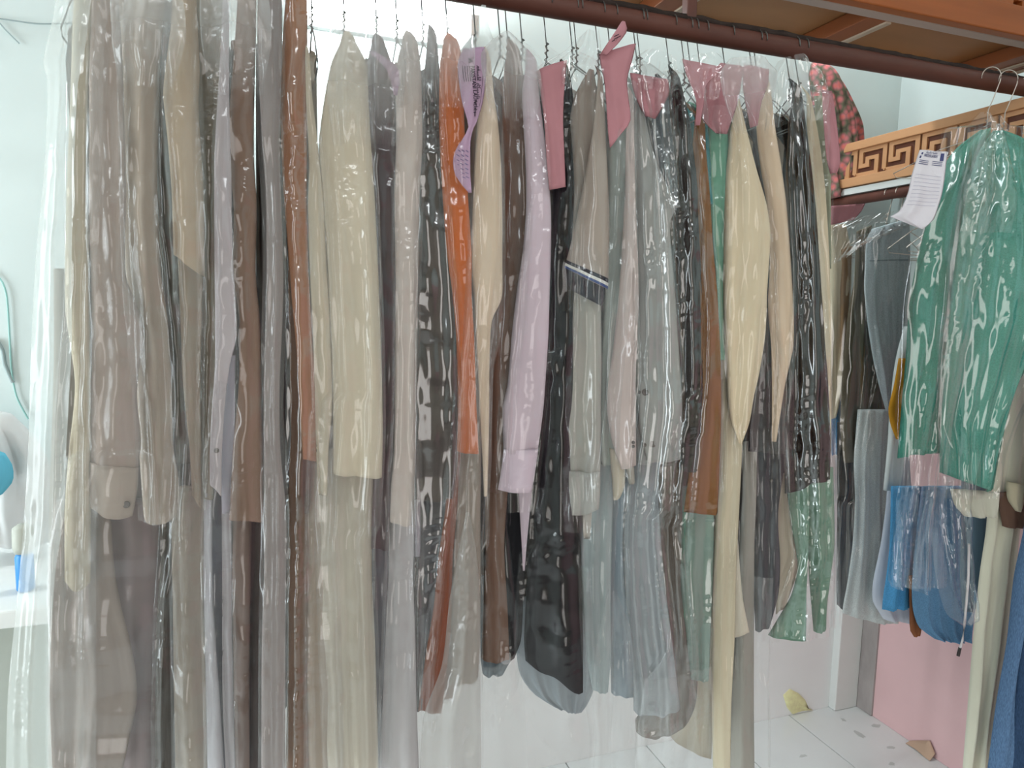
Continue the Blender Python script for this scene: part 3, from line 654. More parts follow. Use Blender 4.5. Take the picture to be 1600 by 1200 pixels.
garment('shirt', 'lavender shirt', 'pale lavender shirt with long sleeve and folded cuff, middle of the rail', 'shirt', [
    (S, (206, 190, 200), [(822, 96, 838, 96), (816, 140, 842, 140), (818, 200, 849, 200), (822, 270, 857, 270), (822, 325, 861, 330), (817, 390, 861, 390), (808, 450, 859, 450), (800, 520, 857, 520), (793, 600, 852, 600), (785, 640, 849, 640), (787, 706, 840, 706)], -0.005, dict(fold=0.003)),
    ('cuff', (212, 196, 208), [(787, 702, 841, 703), (783, 735, 836, 738), (778, 765, 831, 769)], -0.008, dict(fold=0.0015)),
    ('tail', (196, 182, 192), [(808, 740, 834, 740), (812, 800, 828, 800), (815, 850, 823, 850), (817, 892, 820, 892)], 0.03, {})],
    tilt=18, cover='clear', cov_end=800, slab=dict(c=(178, 164, 172), **{'raise': 0.1}))
garment('tunic', 'black tunic with the sloping hem', 'large black tunic with sloping hem hanging lowest in the middle', 'tunic', [
    (FP, (36, 34, 38), [(876, 110, 890, 110), (868, 180, 898, 180), (862, 330, 902, 330), (858, 480, 900, 480), (852, 600, 898, 600), (846, 680, 894, 680), (838, 760, 896, 760), (828, 850, 906, 830), (822, 930, 909, 920), (819, 1000, 911, 1000), (821, 1032, 911, 1082)], 0.04, dict(fold=0.006)),
    ('back_panel', (154, 162, 168), [(808, 930, 926, 960), (806, 1000, 928, 1040), (812, 1052, 928, 1076), (834, 1084, 917, 1102), (868, 1106, 908, 1114)], 0.085, dict(label='pale blue grey hem showing below the black'))],
    tilt=20, cover='clear', cov_end=1215, slab=dict(c=(48, 44, 46), **{'raise': 0.12}))
garment('polo_shirt', 'stone grey polo shirt', 'stone grey polo shirt with navy, white and blue striped sleeve edge', 'shirt', [
    (S, (178, 166, 156), [(934, 118, 941, 120), (928, 190, 946, 190), (918, 250, 949, 260), (907, 310, 952, 330), (894, 372, 952, 390), (882, 418, 950, 452)], -0.012,
     dict(fold=0.003, bands=(('dark_stripe', (45, 45, 58), 0.0, 1.0, 0.955, 0.972, 0.0012), ('white_stripe', (232, 230, 226), 0.0, 1.0, 0.972, 0.987, 0.0014), ('blue_stripe', (62, 84, 140), 0.0, 1.0, 0.987, 1.0, 0.0012)))),
    ('shoulder_panel', (160, 151, 142), [(920, 108, 928, 110), (900, 145, 934, 150), (891, 182, 936, 190), (895, 240, 934, 240), (897, 300, 924, 300), (894, 370, 914, 360)], 0.015, {}),
    ('sleeve_lining', (50, 50, 62), [(884, 412, 946, 440), (881, 432, 944, 468), (890, 452, 939, 478)], 0.004, dict(thick=0.003, fold=0.001, crease=0.001, label='dark navy inside of the sleeve'))],
    tilt=20, cover='clear', cov_end=490, slab=dict(c=(150, 142, 134), **{'raise': 0.0}))
garment('shirt', 'light grey shirt under the polo sleeve', 'light grey shirt with flared cuff below the striped polo sleeve', 'shirt', [
    (S, (178, 177, 170), [(896, 380, 930, 380), (893, 455, 938, 460), (892, 550, 940, 550), (886, 620, 939, 620), (883, 660, 939, 660), (887, 738, 938, 739)], 0.022, {}),
    ('cuff', (180, 181, 176), [(887, 735, 938, 737), (880, 768, 938, 770), (872, 797, 936, 795)], 0.019, dict(hem=6, fold=0.0015)),
    ('tail', (190, 184, 176), [(908, 790, 926, 790), (912, 842, 922, 842)], 0.03, {})],
    tilt=20, cover='clear', cov_end=830, slab=dict(c=(160, 158, 152), **{'raise': 0.12}))
garment('tunic', 'grey teal tunic', 'grey teal tunic in narrow folds behind the folded pink slip', 'tunic', [
    (S, (164, 174, 168), [(950, 130, 990, 130), (948, 220, 990, 220), (950, 300, 990, 300), (946, 400, 984, 400), (942, 480, 976, 480), (938, 560, 968, 560), (936, 650, 962, 650), (938, 724, 964, 728)], 0.035, dict(fold=0.007)),
    (FP, (158, 172, 174), [(934, 690, 962, 690), (912, 800, 958, 790), (908, 850, 956, 850), (911, 950, 954, 950), (914, 1020, 955, 1020), (926, 1078, 950, 1082)], 0.055, {})],
    tilt=20, cover='hazy', cov_end=1215, slab=dict(c=(150, 160, 158), **{'raise': 0.1}))
garment('shirt', 'pinkish white shirt with tiny cuff buttons', 'pinkish white shirt with two tiny cuff buttons and a turned cuff', 'shirt', [
    (S, (206, 192, 188), [(980, 150, 990, 150), (978, 215, 991, 215), (976, 300, 993, 300), (971, 400, 997, 400), (965, 480, 998, 480), (957, 550, 995, 550), (950, 600, 993, 600), (949, 645, 994, 650), (957, 692, 994, 692), (971, 734, 994, 727)], 0.0, dict(buttons=((989, 691, 0.003), (989, 698, 0.003)))),
    ('lining_cuff', (206, 198, 180), [(952, 700, 976, 705), (957, 760, 976, 760), (958, 781, 968, 779)], 0.022, {}),
    ('inner_cuff', (190, 186, 176), [(974, 715, 990, 715), (982, 755, 992, 753)], 0.026, {}),
    (FP, (138, 152, 162), [(952, 745, 992, 745), (952, 850, 990, 850), (952, 950, 994, 950), (953, 1010, 994, 1010), (955, 1082, 992, 1086)], 0.06, dict(label='blue grey lower panel'))],
    tilt=20, cover='clear', cov_end=1215, slab=dict(c=(170, 166, 166), **{'raise': 0.08}))
garment('tunic', 'blue grey tunic with big cuff buttons', 'blue grey tunic with big cuff buttons and a straight hem', 'tunic', [
    (S, (164, 166, 164), [(997, 120, 1001, 120), (990, 180, 1008, 180), (987, 240, 1022, 240), (986, 295, 1046, 298), (987, 318, 1057, 318), (990, 350, 1047, 350), (994, 420, 1052, 420), (993, 500, 1058, 500), (991, 560, 1062, 560), (995, 630, 1066, 630), (1000, 680, 1065, 680), (1012, 723, 1063, 718)], 0.0, dict(fold=0.003, buttons=((1007, 612, 0.0058), (1019, 693, 0.0058), (1006, 694, 0.0032), (997, 612, 0.003)))),
    ('lower_sleeve', (158, 162, 162), [(992, 560, 1016, 560), (993, 640, 1018, 640), (995, 724, 1018, 724)], 0.016, {}),
    (FP, (160, 168, 173), [(990, 690, 1032, 690), (976, 780, 1029, 780), (973, 850, 1033, 850), (976, 920, 1040, 920), (985, 1000, 1050, 1000), (989, 1060, 1057, 1060), (990, 1110, 1063, 1107)], 0.035, dict(hem=4))],
    tilt=20, cover='crisp', cov_end=1150, slab=dict(c=(150, 154, 154), **{'raise': 0.1}))
garment('shirt', 'steel blue shirt with white piping', 'steel blue shirt with white piped edges, a sliver beside the black one', 'shirt', [
    (S, (96, 106, 112), [(1026, 134, 1042, 132), (1019, 180, 1047, 178), (1021, 230, 1053, 230), (1030, 280, 1058, 285), (1044, 305, 1058, 322)], 0.012,
     dict(bands=(('white_piping', (225, 228, 228), 0.02, 0.12, 0.03, 0.75, 0.002), ('white_piping', (225, 228, 228), 0.50, 0.62, 0.0, 0.5, 0.002))))],
    tilt=20, cover='crisp', cov_end=330, slab=dict(c=(90, 98, 104), **{'raise': 0.0}))
garment('tunic', 'black brown tunic with the round hem', 'black brown tunic under crumpled plastic with a round taupe hem', 'tunic', [
    (S, (48, 43, 42), [(1048, 120, 1062, 122), (1040, 190, 1078, 190), (1046, 280, 1092, 280), (1050, 340, 1098, 350), (1052, 420, 1098, 420), (1054, 480, 1096, 480), (1056, 560, 1098, 600), (1058, 650, 1096, 650), (1058, 735, 1092, 735)], 0.03, dict(fold=0.006)),
    (FP, (116, 108, 100), [(1026, 700, 1068, 700), (1030, 850, 1068, 850), (1038, 930, 1072, 930), (1044, 1000, 1083, 1000), (1040, 1060, 1090, 1060), (1015, 1105, 1086, 1104), (993, 1122, 1070, 1136), (994, 1144, 1046, 1151)], 0.07, dict(hem=3, label='taupe panel with round hem'))],
    tilt=22, cover='crisp', cov_end=1190, slab=dict(c=(60, 54, 52), **{'raise': 0.15}))
garment('tunic', 'golden brown tunic', 'golden brown tunic with square cuff under crumpled plastic', 'tunic', [
    (S, (146, 98, 54), [(1090, 140, 1100, 140), (1082, 230, 1103, 230), (1084, 300, 1109, 300), (1089, 380, 1114, 380), (1094, 460, 1121, 460), (1095, 560, 1126, 560), (1092, 640, 1127, 640), (1079, 722, 1125, 722), (1068, 800, 1121, 802)], 0.012, dict(fold=0.005)),
    (FP, (136, 160, 150), [(1064, 760, 1116, 760), (1062, 850, 1116, 850), (1062, 920, 1114, 920), (1070, 1000, 1110, 1000), (1078, 1060, 1108, 1060)], 0.055, dict(label='sage green lower panel'))],
    tilt=22, cover='crisp', cov_end=1180, slab=dict(c=(120, 84, 52), **{'raise': 0.2}))
garment('shirt', 'teal shirt', 'teal shirt, just a sliver left of the mint one', 'shirt', [
    (S, (36, 134, 138), [(1097, 165, 1106, 165), (1098, 220, 1112, 220), (1102, 265, 1114, 265), (1105, 320, 1116, 320)], 0.04, {})],
    tilt=22, cover=None, slab=dict(c=(40, 120, 122), **{'raise': 0.0}))
garment('shirt', 'mint green shirt', 'mint green shirt, a thin strip left of the pointed cream one', 'shirt', [
    (S, (132, 188, 164), [(1104, 170, 1134, 170), (1106, 260, 1140, 260), (1109, 320, 1140, 320), (1115, 400, 1138, 400), (1119, 480, 1138, 480), (1122, 562, 1138, 562)], 0.028, {}),
    (FP, (124, 178, 158), [(1066, 790, 1092, 790), (1066, 860, 1092, 860), (1068, 930, 1088, 930), (1068, 965, 1080, 965)], 0.055, {})],
    tilt=22, cover='clear', cov_end=600, slab=dict(c=(120, 170, 150), **{'raise': 0.45}))
garment('tunic', 'pale cream tunic with the pointed shoulder', 'pale cream tunic with sharply pointed shoulder and long plain body', 'tunic', [
    (S, (219, 205, 178), [(1150, 150, 1154, 150), (1142, 200, 1166, 200), (1135, 260, 1181, 260), (1132, 320, 1198, 320), (1131, 372, 1204, 366), (1130, 450, 1199, 450), (1131, 520, 1196, 520), (1134, 580, 1187, 580), (1136, 620, 1178, 620), (1142, 660, 1171, 660), (1155, 693, 1159, 695)], 0.0, dict(fold=0.004)),
    (FP, (206, 196, 172), [(1128, 480, 1168, 480), (1125, 600, 1164, 600), (1123, 700, 1160, 700), (1119, 800, 1155, 800), (1115, 900, 1151, 880), (1112, 1000, 1148, 1000), (1112, 1100, 1143, 1100), (1114, 1212, 1141, 1212)], 0.03, {}),
    ('side_flap', (214, 206, 190), [(1146, 830, 1152, 830), (1147, 920, 1160, 930), (1147, 998, 1171, 988)], 0.036, {}),
    ('back_panel', (164, 162, 154), [(1160, 690, 1183, 690), (1160, 770, 1182, 770), (1155, 850, 1179, 850), (1148, 1000, 1178, 1000), (1142, 1100, 1178, 1100), (1138, 1212, 1179, 1212)], 0.07, {})],
    tilt=24, cover='clear', cov_end=1215, slab=dict(c=(180, 170, 150), **{'raise': 0.0}))
garment('tunic', 'charcoal tunic behind the cream points', 'charcoal tunic with squared sleeve and tiny snaps behind the cream ones', 'tunic', [
    (S, (86, 84, 85), [(1190, 440, 1210, 440), (1188, 520, 1212, 520), (1182, 580, 1218, 580), (1174, 640, 1228, 640), (1169, 705, 1228, 708)], 0.04, {}),
    (FP, (86, 87, 92), [(1180, 690, 1232, 690), (1180, 800, 1216, 800), (1178, 880, 1219, 880), (1178, 940, 1216, 930), (1180, 985, 1204, 975)], 0.065, dict(buttons=((1202, 748, 0.0035),)))],
    tilt=24, cover='clear', cov_end=1010, slab=dict(c=(82, 80, 82), **{'raise': 0.05}))
garment('tunic', 'pinkish beige tunic', 'pinkish beige tunic with elbow bulge left of the crumpled black one', 'tunic', [
    (S, (218, 198, 174), [(1194, 130, 1203, 130), (1182, 190, 1210, 190), (1188, 260, 1221, 260), (1198, 320, 1229, 320), (1203, 400, 1235, 400), (1200, 480, 1240, 480), (1205, 545, 1240, 540), (1206, 600, 1227, 600), (1206, 690, 1213, 690)], 0.012, {}),
    (FP, (190, 180, 164), [(1210, 740, 1232, 740), (1212, 830, 1240, 830), (1214, 890, 1248, 885), (1212, 960, 1232, 935)], 0.085, {})],
    tilt=24, cover='clear', cov_end=780, slab=dict(c=(190, 176, 158), **{'raise': 0.1}))
garment('tunic', 'crumpled black tunic', 'shiny black tunic wrapped in tightly crumpled plastic near the rail end', 'tunic', [
    (S, (36, 31, 30), [(1238, 140, 1252, 140), (1229, 230, 1264, 230), (1233, 300, 1273, 300), (1237, 400, 1281, 400), (1236, 520, 1289, 520), (1230, 600, 1294, 600), (1226, 680, 1298, 680), (1226, 771, 1297, 748)], 0.018, dict(fold=0.006, crease=0.003)),
    (FP, (116, 150, 132), [(1226, 740, 1264, 740), (1238, 830, 1264, 830), (1246, 885, 1262, 885), (1236, 930, 1260, 930), (1216, 965, 1260, 970), (1200, 992, 1259, 1002)], 0.06, dict(label='sage green flared lower panel')),
    ('side_flap', (108, 142, 124), [(1258, 730, 1302, 730), (1262, 850, 1304, 850), (1264, 900, 1298, 900), (1268, 950, 1292, 950), (1271, 986, 1291, 983)], 0.075, dict(label='sage green side flap'))],
    tilt=26, cover='crisp', cov_end=1000, slab=dict(c=(50, 44, 42), **{'raise': 0.25}))
garment('tunic', 'straight beige tunic at the rail end', 'beige tunic with a straight narrow sleeve, last before the gap', 'tunic', [
    (S, (208, 194, 168), [(1260, 150, 1267, 152), (1260, 230, 1282, 230), (1266, 300, 1290, 300), (1274, 400, 1296, 400), (1282, 500, 1298, 500), (1288, 600, 1299, 600), (1292, 705, 1299, 705)], 0.008, {}),
    ('back_sleeve', (150, 152, 130), [(1272, 150, 1292, 150), (1276, 230, 1298, 230), (1284, 320, 1298, 320), (1290, 420, 1298, 420)], 0.04, dict(label='olive green sleeve behind'))],
    tilt=26, cover='clear', cov_end=980, slab=dict(c=(180, 170, 150), **{'raise': 0.0}))
# big milky dust sheet over the left end of the row
mb, sf, _, _, _ = sheet([(96, -80, 150, -80), (84, 20, 140, 20), (68, 94, 130, 94), (74, 130, 122, 130), (70, 250, 116, 250), (56, 400, 112, 400), (48, 560, 112, 540), (44, 700, 104, 690), (38, 800, 100, 800), (30, 900, 86, 900), (20, 1000, 80, 1000), (12, 1090, 78, 1090), (9, 1212, 82, 1212)],
                  1.03, -8, thick=0.02, fold=0.008, crease=0.006, back=None, crinkle=CRK['milky'])
mb.f = mb.f[:-2]
tag(mb.build('plastic_cover', PL['milky'], None, True), 'milky white plastic sheet trailing down at the far left of the row', 'cover', 'plastic garment covers')
mb, sf, _, _, _ = sheet([(110, -80, 200, -80), (104, 50, 165, 50), (100, 200, 160, 200), (98, 480, 150, 480), (86, 620, 150, 620), (80, 800, 150, 800), (74, 1000, 150, 1000), (72, 1212, 150, 1212)],
                  1.015, -2, thick=0.02, fold=0.006, crease=0.005, back=None, crinkle=CRK['hazy'])
mb.f = mb.f[:-2]
tag(mb.build('plastic_cover', PL['hazy'], None, True), 'see-through plastic cover hanging over the cream tunic at the left end', 'cover', 'plastic garment covers')

# ---------------------------------------------------------------- paper slips clipped to the covers
def text_mesh(s, align='LEFT'):
    cu = bpy.data.curves.new('txt', 'FONT'); cu.body = s; cu.align_x = align; cu.size = 1.0; cu.resolution_u = 2; cu.offset = 0.022
    o = bpy.data.objects.new('txt', cu); C.objects.link(o); dg = bpy.context.evaluated_depsgraph_get()
    me = bpy.data.meshes.new_from_object(o.evaluated_get(dg)); vs = [(v.co.x, v.co.y) for v in me.vertices]; fs = [tuple(p.vertices) for p in me.polygons]
    bpy.data.objects.remove(o, do_unlink=True); bpy.data.curves.remove(cu); bpy.data.meshes.remove(me)
    return vs, fs
def print_on(name, s, surf, nrm, u0, v0, du, dv, eu, ev, mat, parent, bold=0.0):
    """lettering laid on a slip: text x axis runs along (du,dv), letter height along (eu,ev), in slip coordinates"""
    vs, fs = text_mesh(s)
    if not vs: return
    x1 = max(v[0] for v in vs) or 1.0; nrm = np.array(nrm)
    pts = []
    for x, y in vs:
        u = u0 + du * x / x1 + eu * y; v = v0 + dv * x / x1 + ev * y
        pts.append(surf(min(.99, max(.01, u)), min(.99, max(.01, v))) + nrm * 0.0012)
    return obj(name, pts, fs, mat, parent, False)
def rule_on(name, surf, nrm, u0, v0, u1, v1, h, mat, parent, n=6):
    nrm = np.array(nrm); A = []
    for k in range(n + 1):
        t = k / n; A.append([surf(u0 + (u1 - u0) * t, v0 + (v1 - v0) * t + h * q) + nrm * 0.0011 for q in (-.5, .5)])
    m = MB(); m.quadgrid(A); return m.build(name, mat, parent, False)
def slip(label, rows, Y, tilt, mat, fold=0.002, grp='laundry paper slips', name='paper_slip'):
    if Y < 1.06: Y += 0.022
    mb, surf, R, P, nrm = sheet(rows, Y, tilt, thick=0.0022, fold=fold, back=0.3, cols=18, crease=0.005)
    o = mb.build(name, mat, None, True); tag(o, label, 'paper slip', grp)
    return o, surf, nrm
slip('violet paper slip folded over the pinkish ivory tunic shoulder', [(574, 80, 586, 80), (588, 92, 606, 92), (602, 106, 622, 106), (610, 125, 624, 125), (615, 148, 621, 148)], 1.005, 14, M_SLIPV)
so, sf, nr = slip('printed violet laundry slip twisted below a pale flap, left of the cream tunic',
    [(724, 76, 758, 74), (716, 92, 760, 92), (715, 110, 760, 110), (718, 135, 758, 135), (722, 160, 754, 162), (729, 184, 745, 190), (732, 198, 740, 200), (724, 215, 736, 215), (714, 230, 735, 232), (708, 248, 735, 250), (710, 270, 735, 270), (721, 288, 736, 288), (732, 301, 737, 301)], 0.995, 14, M_SLIPV)
print_on('lettering', 'PAKISTANI LAUNDRY', sf, nr, 0.44, 0.12, 0.16, 0.33, 0.21, 0.0, M_INK, so)
print_on('arabic_lettering', '\ufeed\ufeae\ufeaa\ufee7\ufef2 \ufee7\ufe8e\ufe98\ufeb4\ufedb\ufe8e\ufe91 \ufe94\ufee0\ufeb4\ufed0\ufee3'[::-1], sf, nr, 0.66, 0.12, 0.05, 0.34, 0.20, 0.0, M_INK, so)
for k in range(4):
    rule_on('print_line', sf, nr, 0.13 + 0.075 * k, 0.13 + 0.006 * k, 0.15 + 0.075 * k, 0.13 + 0.006 * k, 0.001, M_INK, so) if False else None
    u = 0.16 + 0.08 * k
    A = [[sf(u + dd + 0.03 * t, 0.12 + 0.11 * t) + nr * 0.0011 for dd in (0.0, 0.022)] for t in (0, .25, .5, .75, 1)]
    m = MB(); m.quadgrid(A); m.build('print_line', M_INK, so)
lg = MB()
for a, b, c, d in ((0.34, .070, .46, .086), (0.40, .082, .52, .096), (0.34, .092, .44, .104), (0.46, .064, .56, .074)):
    lg.quadgrid([[sf(a, b) + nr * .0012, sf(c, b + .006) + nr * .0012], [sf(a + .05, d) + nr * .0012, sf(c + .02, d - .004) + nr * .0012]])
lg.build('logo', M_INK, so)
A = [[sf(0.87 + dd, v) + nr * 0.0011 for dd in (0.0, 0.012)] for v in np.linspace(0.02, 0.40, 14)]
m = MB(); m.quadgrid(A); m.build('border_line', M_INK, so)
for k in range(7):
    v = 0.70 + 0.03 * k
    for q in range(3):
        A = [[sf(0.14 + 0.27 * q + 0.2 * t, v + dd + 0.012 * t) + nr * 0.0011 for dd in (0, 0.004)] for t in (0, .3, .45, .7, 1)]
        m = MB(); m.quadgrid(A); m.build('print_line', M_INKB, so)
# pale film point rising beside it
mb, sf, _, _, _ = sheet([(752, 8, 759, 8), (746, 30, 761, 30), (742, 58, 770, 58), (736, 80, 784, 84)], 1.06, 14, thick=0.01, fold=0.002, crease=0.004, back=None, crinkle=(0.001, 0.5, 0)); mb.f = mb.f[:-2]
tag(mb.build('film_corner', PL['milky'], None, True), 'pointed corner of film rising to the pipe above the printed violet slip', 'film')
slip('rose pink slip with straight lower edge right of the lavender shirt', [(838, 112, 886, 94), (842, 132, 883, 128), (845, 152, 881, 152), (850, 190, 880, 190), (853, 240, 882, 240), (858, 297, 884, 292)], 1.0, 20, M_SLIP)
so, sf, nr = slip('large folded rose pink slip with a pointed lower corner', [(936, 84, 994, 68), (938, 100, 988, 94), (944, 128, 980, 124), (947, 160, 982, 152), (949, 195, 985, 190), (951, 214, 968, 212), (953, 231, 957, 227)], 0.99, 20, M_SLIP)
so, sf, nr = slip('narrow rose pink paper point with dark scribble rising over the pipe', [(971, 34, 977, 36), (962, 48, 980, 48), (950, 66, 966, 68), (938, 84, 948, 86)], 0.985, 20, M_SLIP)
for k, (a, b, c, d) in enumerate(((.2, .42, .5, .36), (.35, .50, .75, .40), (.3, .56, .5, .52), (.6, .46, .66, .56))):
    A = [[sf(a + (c - a) * t, b + (d - b) * t + dd) + nr * 0.0011 for dd in (0, 0.035)] for t in (0, .5, 1)]
    m = MB(); m.quadgrid(A); m.build('scribble', M_INK, so)
slip('pale rose slip under plastic above the blue grey tunic', [(984, 114, 1044, 124), (988, 136, 1046, 146), (996, 160, 1034, 170), (1008, 182, 1024, 186)], 1.01, 20, M_SLIP)
slip('crumpled rose slip above the black brown tunic', [(1066, 92, 1128, 104), (1070, 112, 1124, 114), (1080, 134, 1104, 132), (1088, 160, 1100, 160), (1086, 196, 1094, 196)], 1.0, 22, M_SLIP)
slip('wide deep rose slip left of the pointed cream shoulder', [(1126, 98, 1162, 104), (1100, 128, 1158, 132), (1096, 160, 1152, 164), (1098, 188, 1142, 192), (1118, 208, 1136, 210)], 1.015, 22, M_SLIP)
slip('small faded rose slip right of the pointed cream shoulder', [(1162, 102, 1202, 108), (1160, 130, 1200, 132), (1164, 160, 1190, 160), (1172, 200, 1184, 196)], 1.02, 24, M_SLIP)
slip('rose slip hanging at the end of the row beside the carved wood', [(1284, 140, 1300, 142), (1286, 180, 1306, 180), (1289, 225, 1311, 225), (1292, 252, 1313, 254), (1297, 272, 1308, 270)], 1.01, 26, M_SLIP)
# gathered film tops standing above the slips
for k, (rows, y, lab) in enumerate((
    ([(1000, 86, 1050, 86), (986, 96, 1058, 96), (984, 118, 1060, 122), (990, 150, 1050, 155)], 1.06, 'gathered clear film cap above the blue grey tunic'),
    ([(1070, 88, 1120, 84), (1062, 96, 1132, 96), (1066, 120, 1130, 120), (1080, 160, 1120, 160)], 0.985, 'gathered clear film cap above the crumpled rose slip'),
    ([(1215, 96, 1262, 94), (1205, 118, 1284, 112), (1200, 150, 1296, 146), (1206, 200, 1290, 190)], 0.99, 'crumpled film knot above the black tunic at the rail end'),
    ([(900, 60, 936, 46), (880, 82, 940, 84), (842, 104, 936, 110), (846, 140, 930, 150)], 1.04, 'gathered clear film over the polo shirt shoulder'))):
    mb, sf, _, _, _ = sheet(rows, y, 20, thick=0.025, fold=0.008, crease=0.012, back=None, crinkle=(0.0028, 0.2, 0.5)); mb.f = mb.f[:-2]
    tag(mb.build('film_wrap', PL['crisp'] if k != 4 else PL['hazy'], None, True), lab, 'film')

for rows, y, lab in (
    ([(530, 40, 600, 36), (508, 66, 632, 60), (506, 110, 634, 110), (520, 230, 624, 230)], 1.0, 'smoky film veil below the lamp glare'),
    ([(640, 30, 700, 30), (622, 56, 736, 50), (622, 100, 742, 100), (628, 170, 730, 170)], 0.985, 'smoky film veil over the tops of the charcoal and orange tunics'),
    ([(770, 60, 800, 56), (752, 84, 836, 90), (756, 130, 846, 130), (768, 190, 838, 190)], 0.99, 'smoky film veil over the tops of the brown and lavender clothes'),
    ([(1140, 92, 1200, 96), (1126, 112, 1214, 112), (1130, 150, 1210, 150), (1150, 210, 1200, 210)], 0.985, 'smoky film veil over the pointed cream shoulder'),
    ([(320, -60, 400, -60), (312, 0, 420, 0), (314, 60, 424, 60), (326, 150, 410, 150)], 0.985, 'smoky film veil over the lavender white and mocha shoulders'),
    ([(180, -60, 270, -60), (172, 0, 286, 0), (176, 60, 290, 60), (190, 140, 270, 140)], 0.985, 'smoky film veil over the taupe and tan shoulders')):
    mb, sf, _, _, _ = sheet(rows, y, 14, thick=0.02, fold=0.006, crease=0.010, back=None, crinkle=(0.0024, 0.45, 0.4)); mb.f = mb.f[:-2]
    vo_ = mb.build('film_veil', PL['veil'], None, True); tag(vo_, lab, 'film')
    zs = np.array([v[2] for v in mb.v]); fa = np.clip((zs - zs.min()) / (zs.max() - zs.min()) * 1.5, 0, 1)     # film bunched thick at the top, single below
    at_ = vo_.data.attributes.new('film_layers', 'FLOAT', 'POINT'); at_.data.foreach_set('value', fa.tolist())
for rows, y, lab in (
    ([(950, 920, 962, 920), (932, 1000, 990, 1000), (924, 1080, 996, 1080), (930, 1140, 994, 1140), (926, 1212, 992, 1212)], 1.04, 'crinkled film tail below the grey teal tunic'),
    ([(990, 1060, 1112, 1040), (992, 1120, 1116, 1110), (994, 1212, 1112, 1212)], 1.03, 'wide crinkled film tail below the round taupe hem'),
    ([(728, 800, 734, 800), (716, 860, 744, 860), (702, 940, 750, 940), (690, 1040, 751, 1040), (662, 1120, 751, 1120), (655, 1212, 752, 1212)], 1.02, 'grey film tail below the orange tunic'),
    ([(752, 1040, 812, 1020), (753, 1120, 820, 1110), (754, 1212, 826, 1212)], 1.05, 'faint film tail below the chocolate brown tunic'),
    ([(1178, 900, 1208, 900), (1178, 1050, 1200, 1050), (1180, 1212, 1200, 1212)], 1.05, 'faint film tail beside the pale cream tunic')):
    mb, sf, _, _, _ = sheet(rows, y, 18, thick=0.014, fold=0.005, crease=0.006, back=None, crinkle=(0.0022, 0.4, 0.5)); mb.f = mb.f[:-2]
    tag(mb.build('film_tail', PL['smoke' if 'grey film' in lab else 'hazy'], None, True), lab, 'film')

# ---------------------------------------------------------------- floral bundle on the carved rack ledge
fm_, nt, N, L, P = nodes_of('floral_cloth')
vo = N.new('ShaderNodeTexVoronoi'); vo.inputs['Scale'].default_value = 46; L.new(posvec(N, L, (1, 1, 1)), vo.inputs['Vector'])
L.new(ramp(N, L, vo.outputs['Distance'], [(0.0, lin((226, 120, 96))), (0.28, lin((206, 120, 122))), (0.5, lin((150, 104, 100))), (0.68, lin((98, 100, 78))), (0.9, lin((70, 62, 56)))]), P.inputs['Base Color'])
P.inputs['Roughness'].default_value = 0.85
mb, sf, _, _, _ = sheet([(1268, 98, 1284, 100), (1264, 114, 1302, 116), (1266, 140, 1320, 140), (1270, 172, 1337, 172), (1274, 200, 1346, 198), (1280, 236, 1347, 226), (1286, 268, 1345, 260), (1290, 312, 1340, 304)], 1.87, 10, thick=0.05, fold=0.010, crease=0.01, back=0.6, cols=24)
tag(mb.build('cloth_bundle', fm_, None, True), 'red and green floral cloth bundle on the ledge behind the carved wood', 'bundle')

# ---------------------------------------------------------------- clothes on the carved rack (pipe runs towards the viewer)
def hang2(y, short, half=0.17, dr=0.09):
    hanger(XP + 0.022, short, 'wire hangers on the carved rack pipe', M_WIREB, yc=y, zc=1.803, rr=0.016, half=half, axis='X', yaw=0.0, drop=dr)
garment('shirt', 'cream shirt behind the row end', 'cream shirt with tan edge and blue sleeve tip behind the row end', 'shirt', [
    (S, (232, 218, 192), [(1290, 352, 1322, 350), (1292, 400, 1330, 396), (1294, 470, 1330, 456), (1295, 540, 1326, 540), (1296, 600, 1318, 600), (1296, 656, 1306, 650)], 0.0, {}),
    ('tan_edge', (178, 146, 112), [(1312, 390, 1332, 384), (1313, 460, 1328, 452), (1313, 540, 1322, 540), (1312, 606, 1316, 600)], -0.012, {}),
    ('cuff', (72, 138, 186), [(1296, 630, 1312, 625), (1297, 680, 1310, 680), (1300, 712, 1307, 709)], 0.014, dict(label='bright blue sleeve tip'))],
    Y=1.66, tilt=0, cover='crisp', cov_end=980, rack=2, hook=False)
hang2(1.66, 'cream shirt behind the row end')
garment('tunic', 'dark taupe tunic on the carved rack', 'dark taupe tunic with a slanting hem under the carved rack', 'tunic', [
    (S, (106, 98, 84), [(1338, 362, 1362, 352), (1334, 440, 1362, 440), (1325, 490, 1364, 490), (1318, 560, 1370, 560), (1314, 620, 1381, 620), (1314, 680, 1388, 662), (1318, 723, 1385, 709)], 0.0, {}),
    (FP, (72, 72, 74), [(1308, 660, 1340, 660), (1308, 800, 1340, 800), (1307, 900, 1336, 890), (1308, 944, 1320, 956)], 0.05, {})],
    Y=1.60, tilt=0, cover='crisp', cov_end=960, rack=2, hook=False)
hang2(1.62, 'dark taupe tunic on the carved rack')
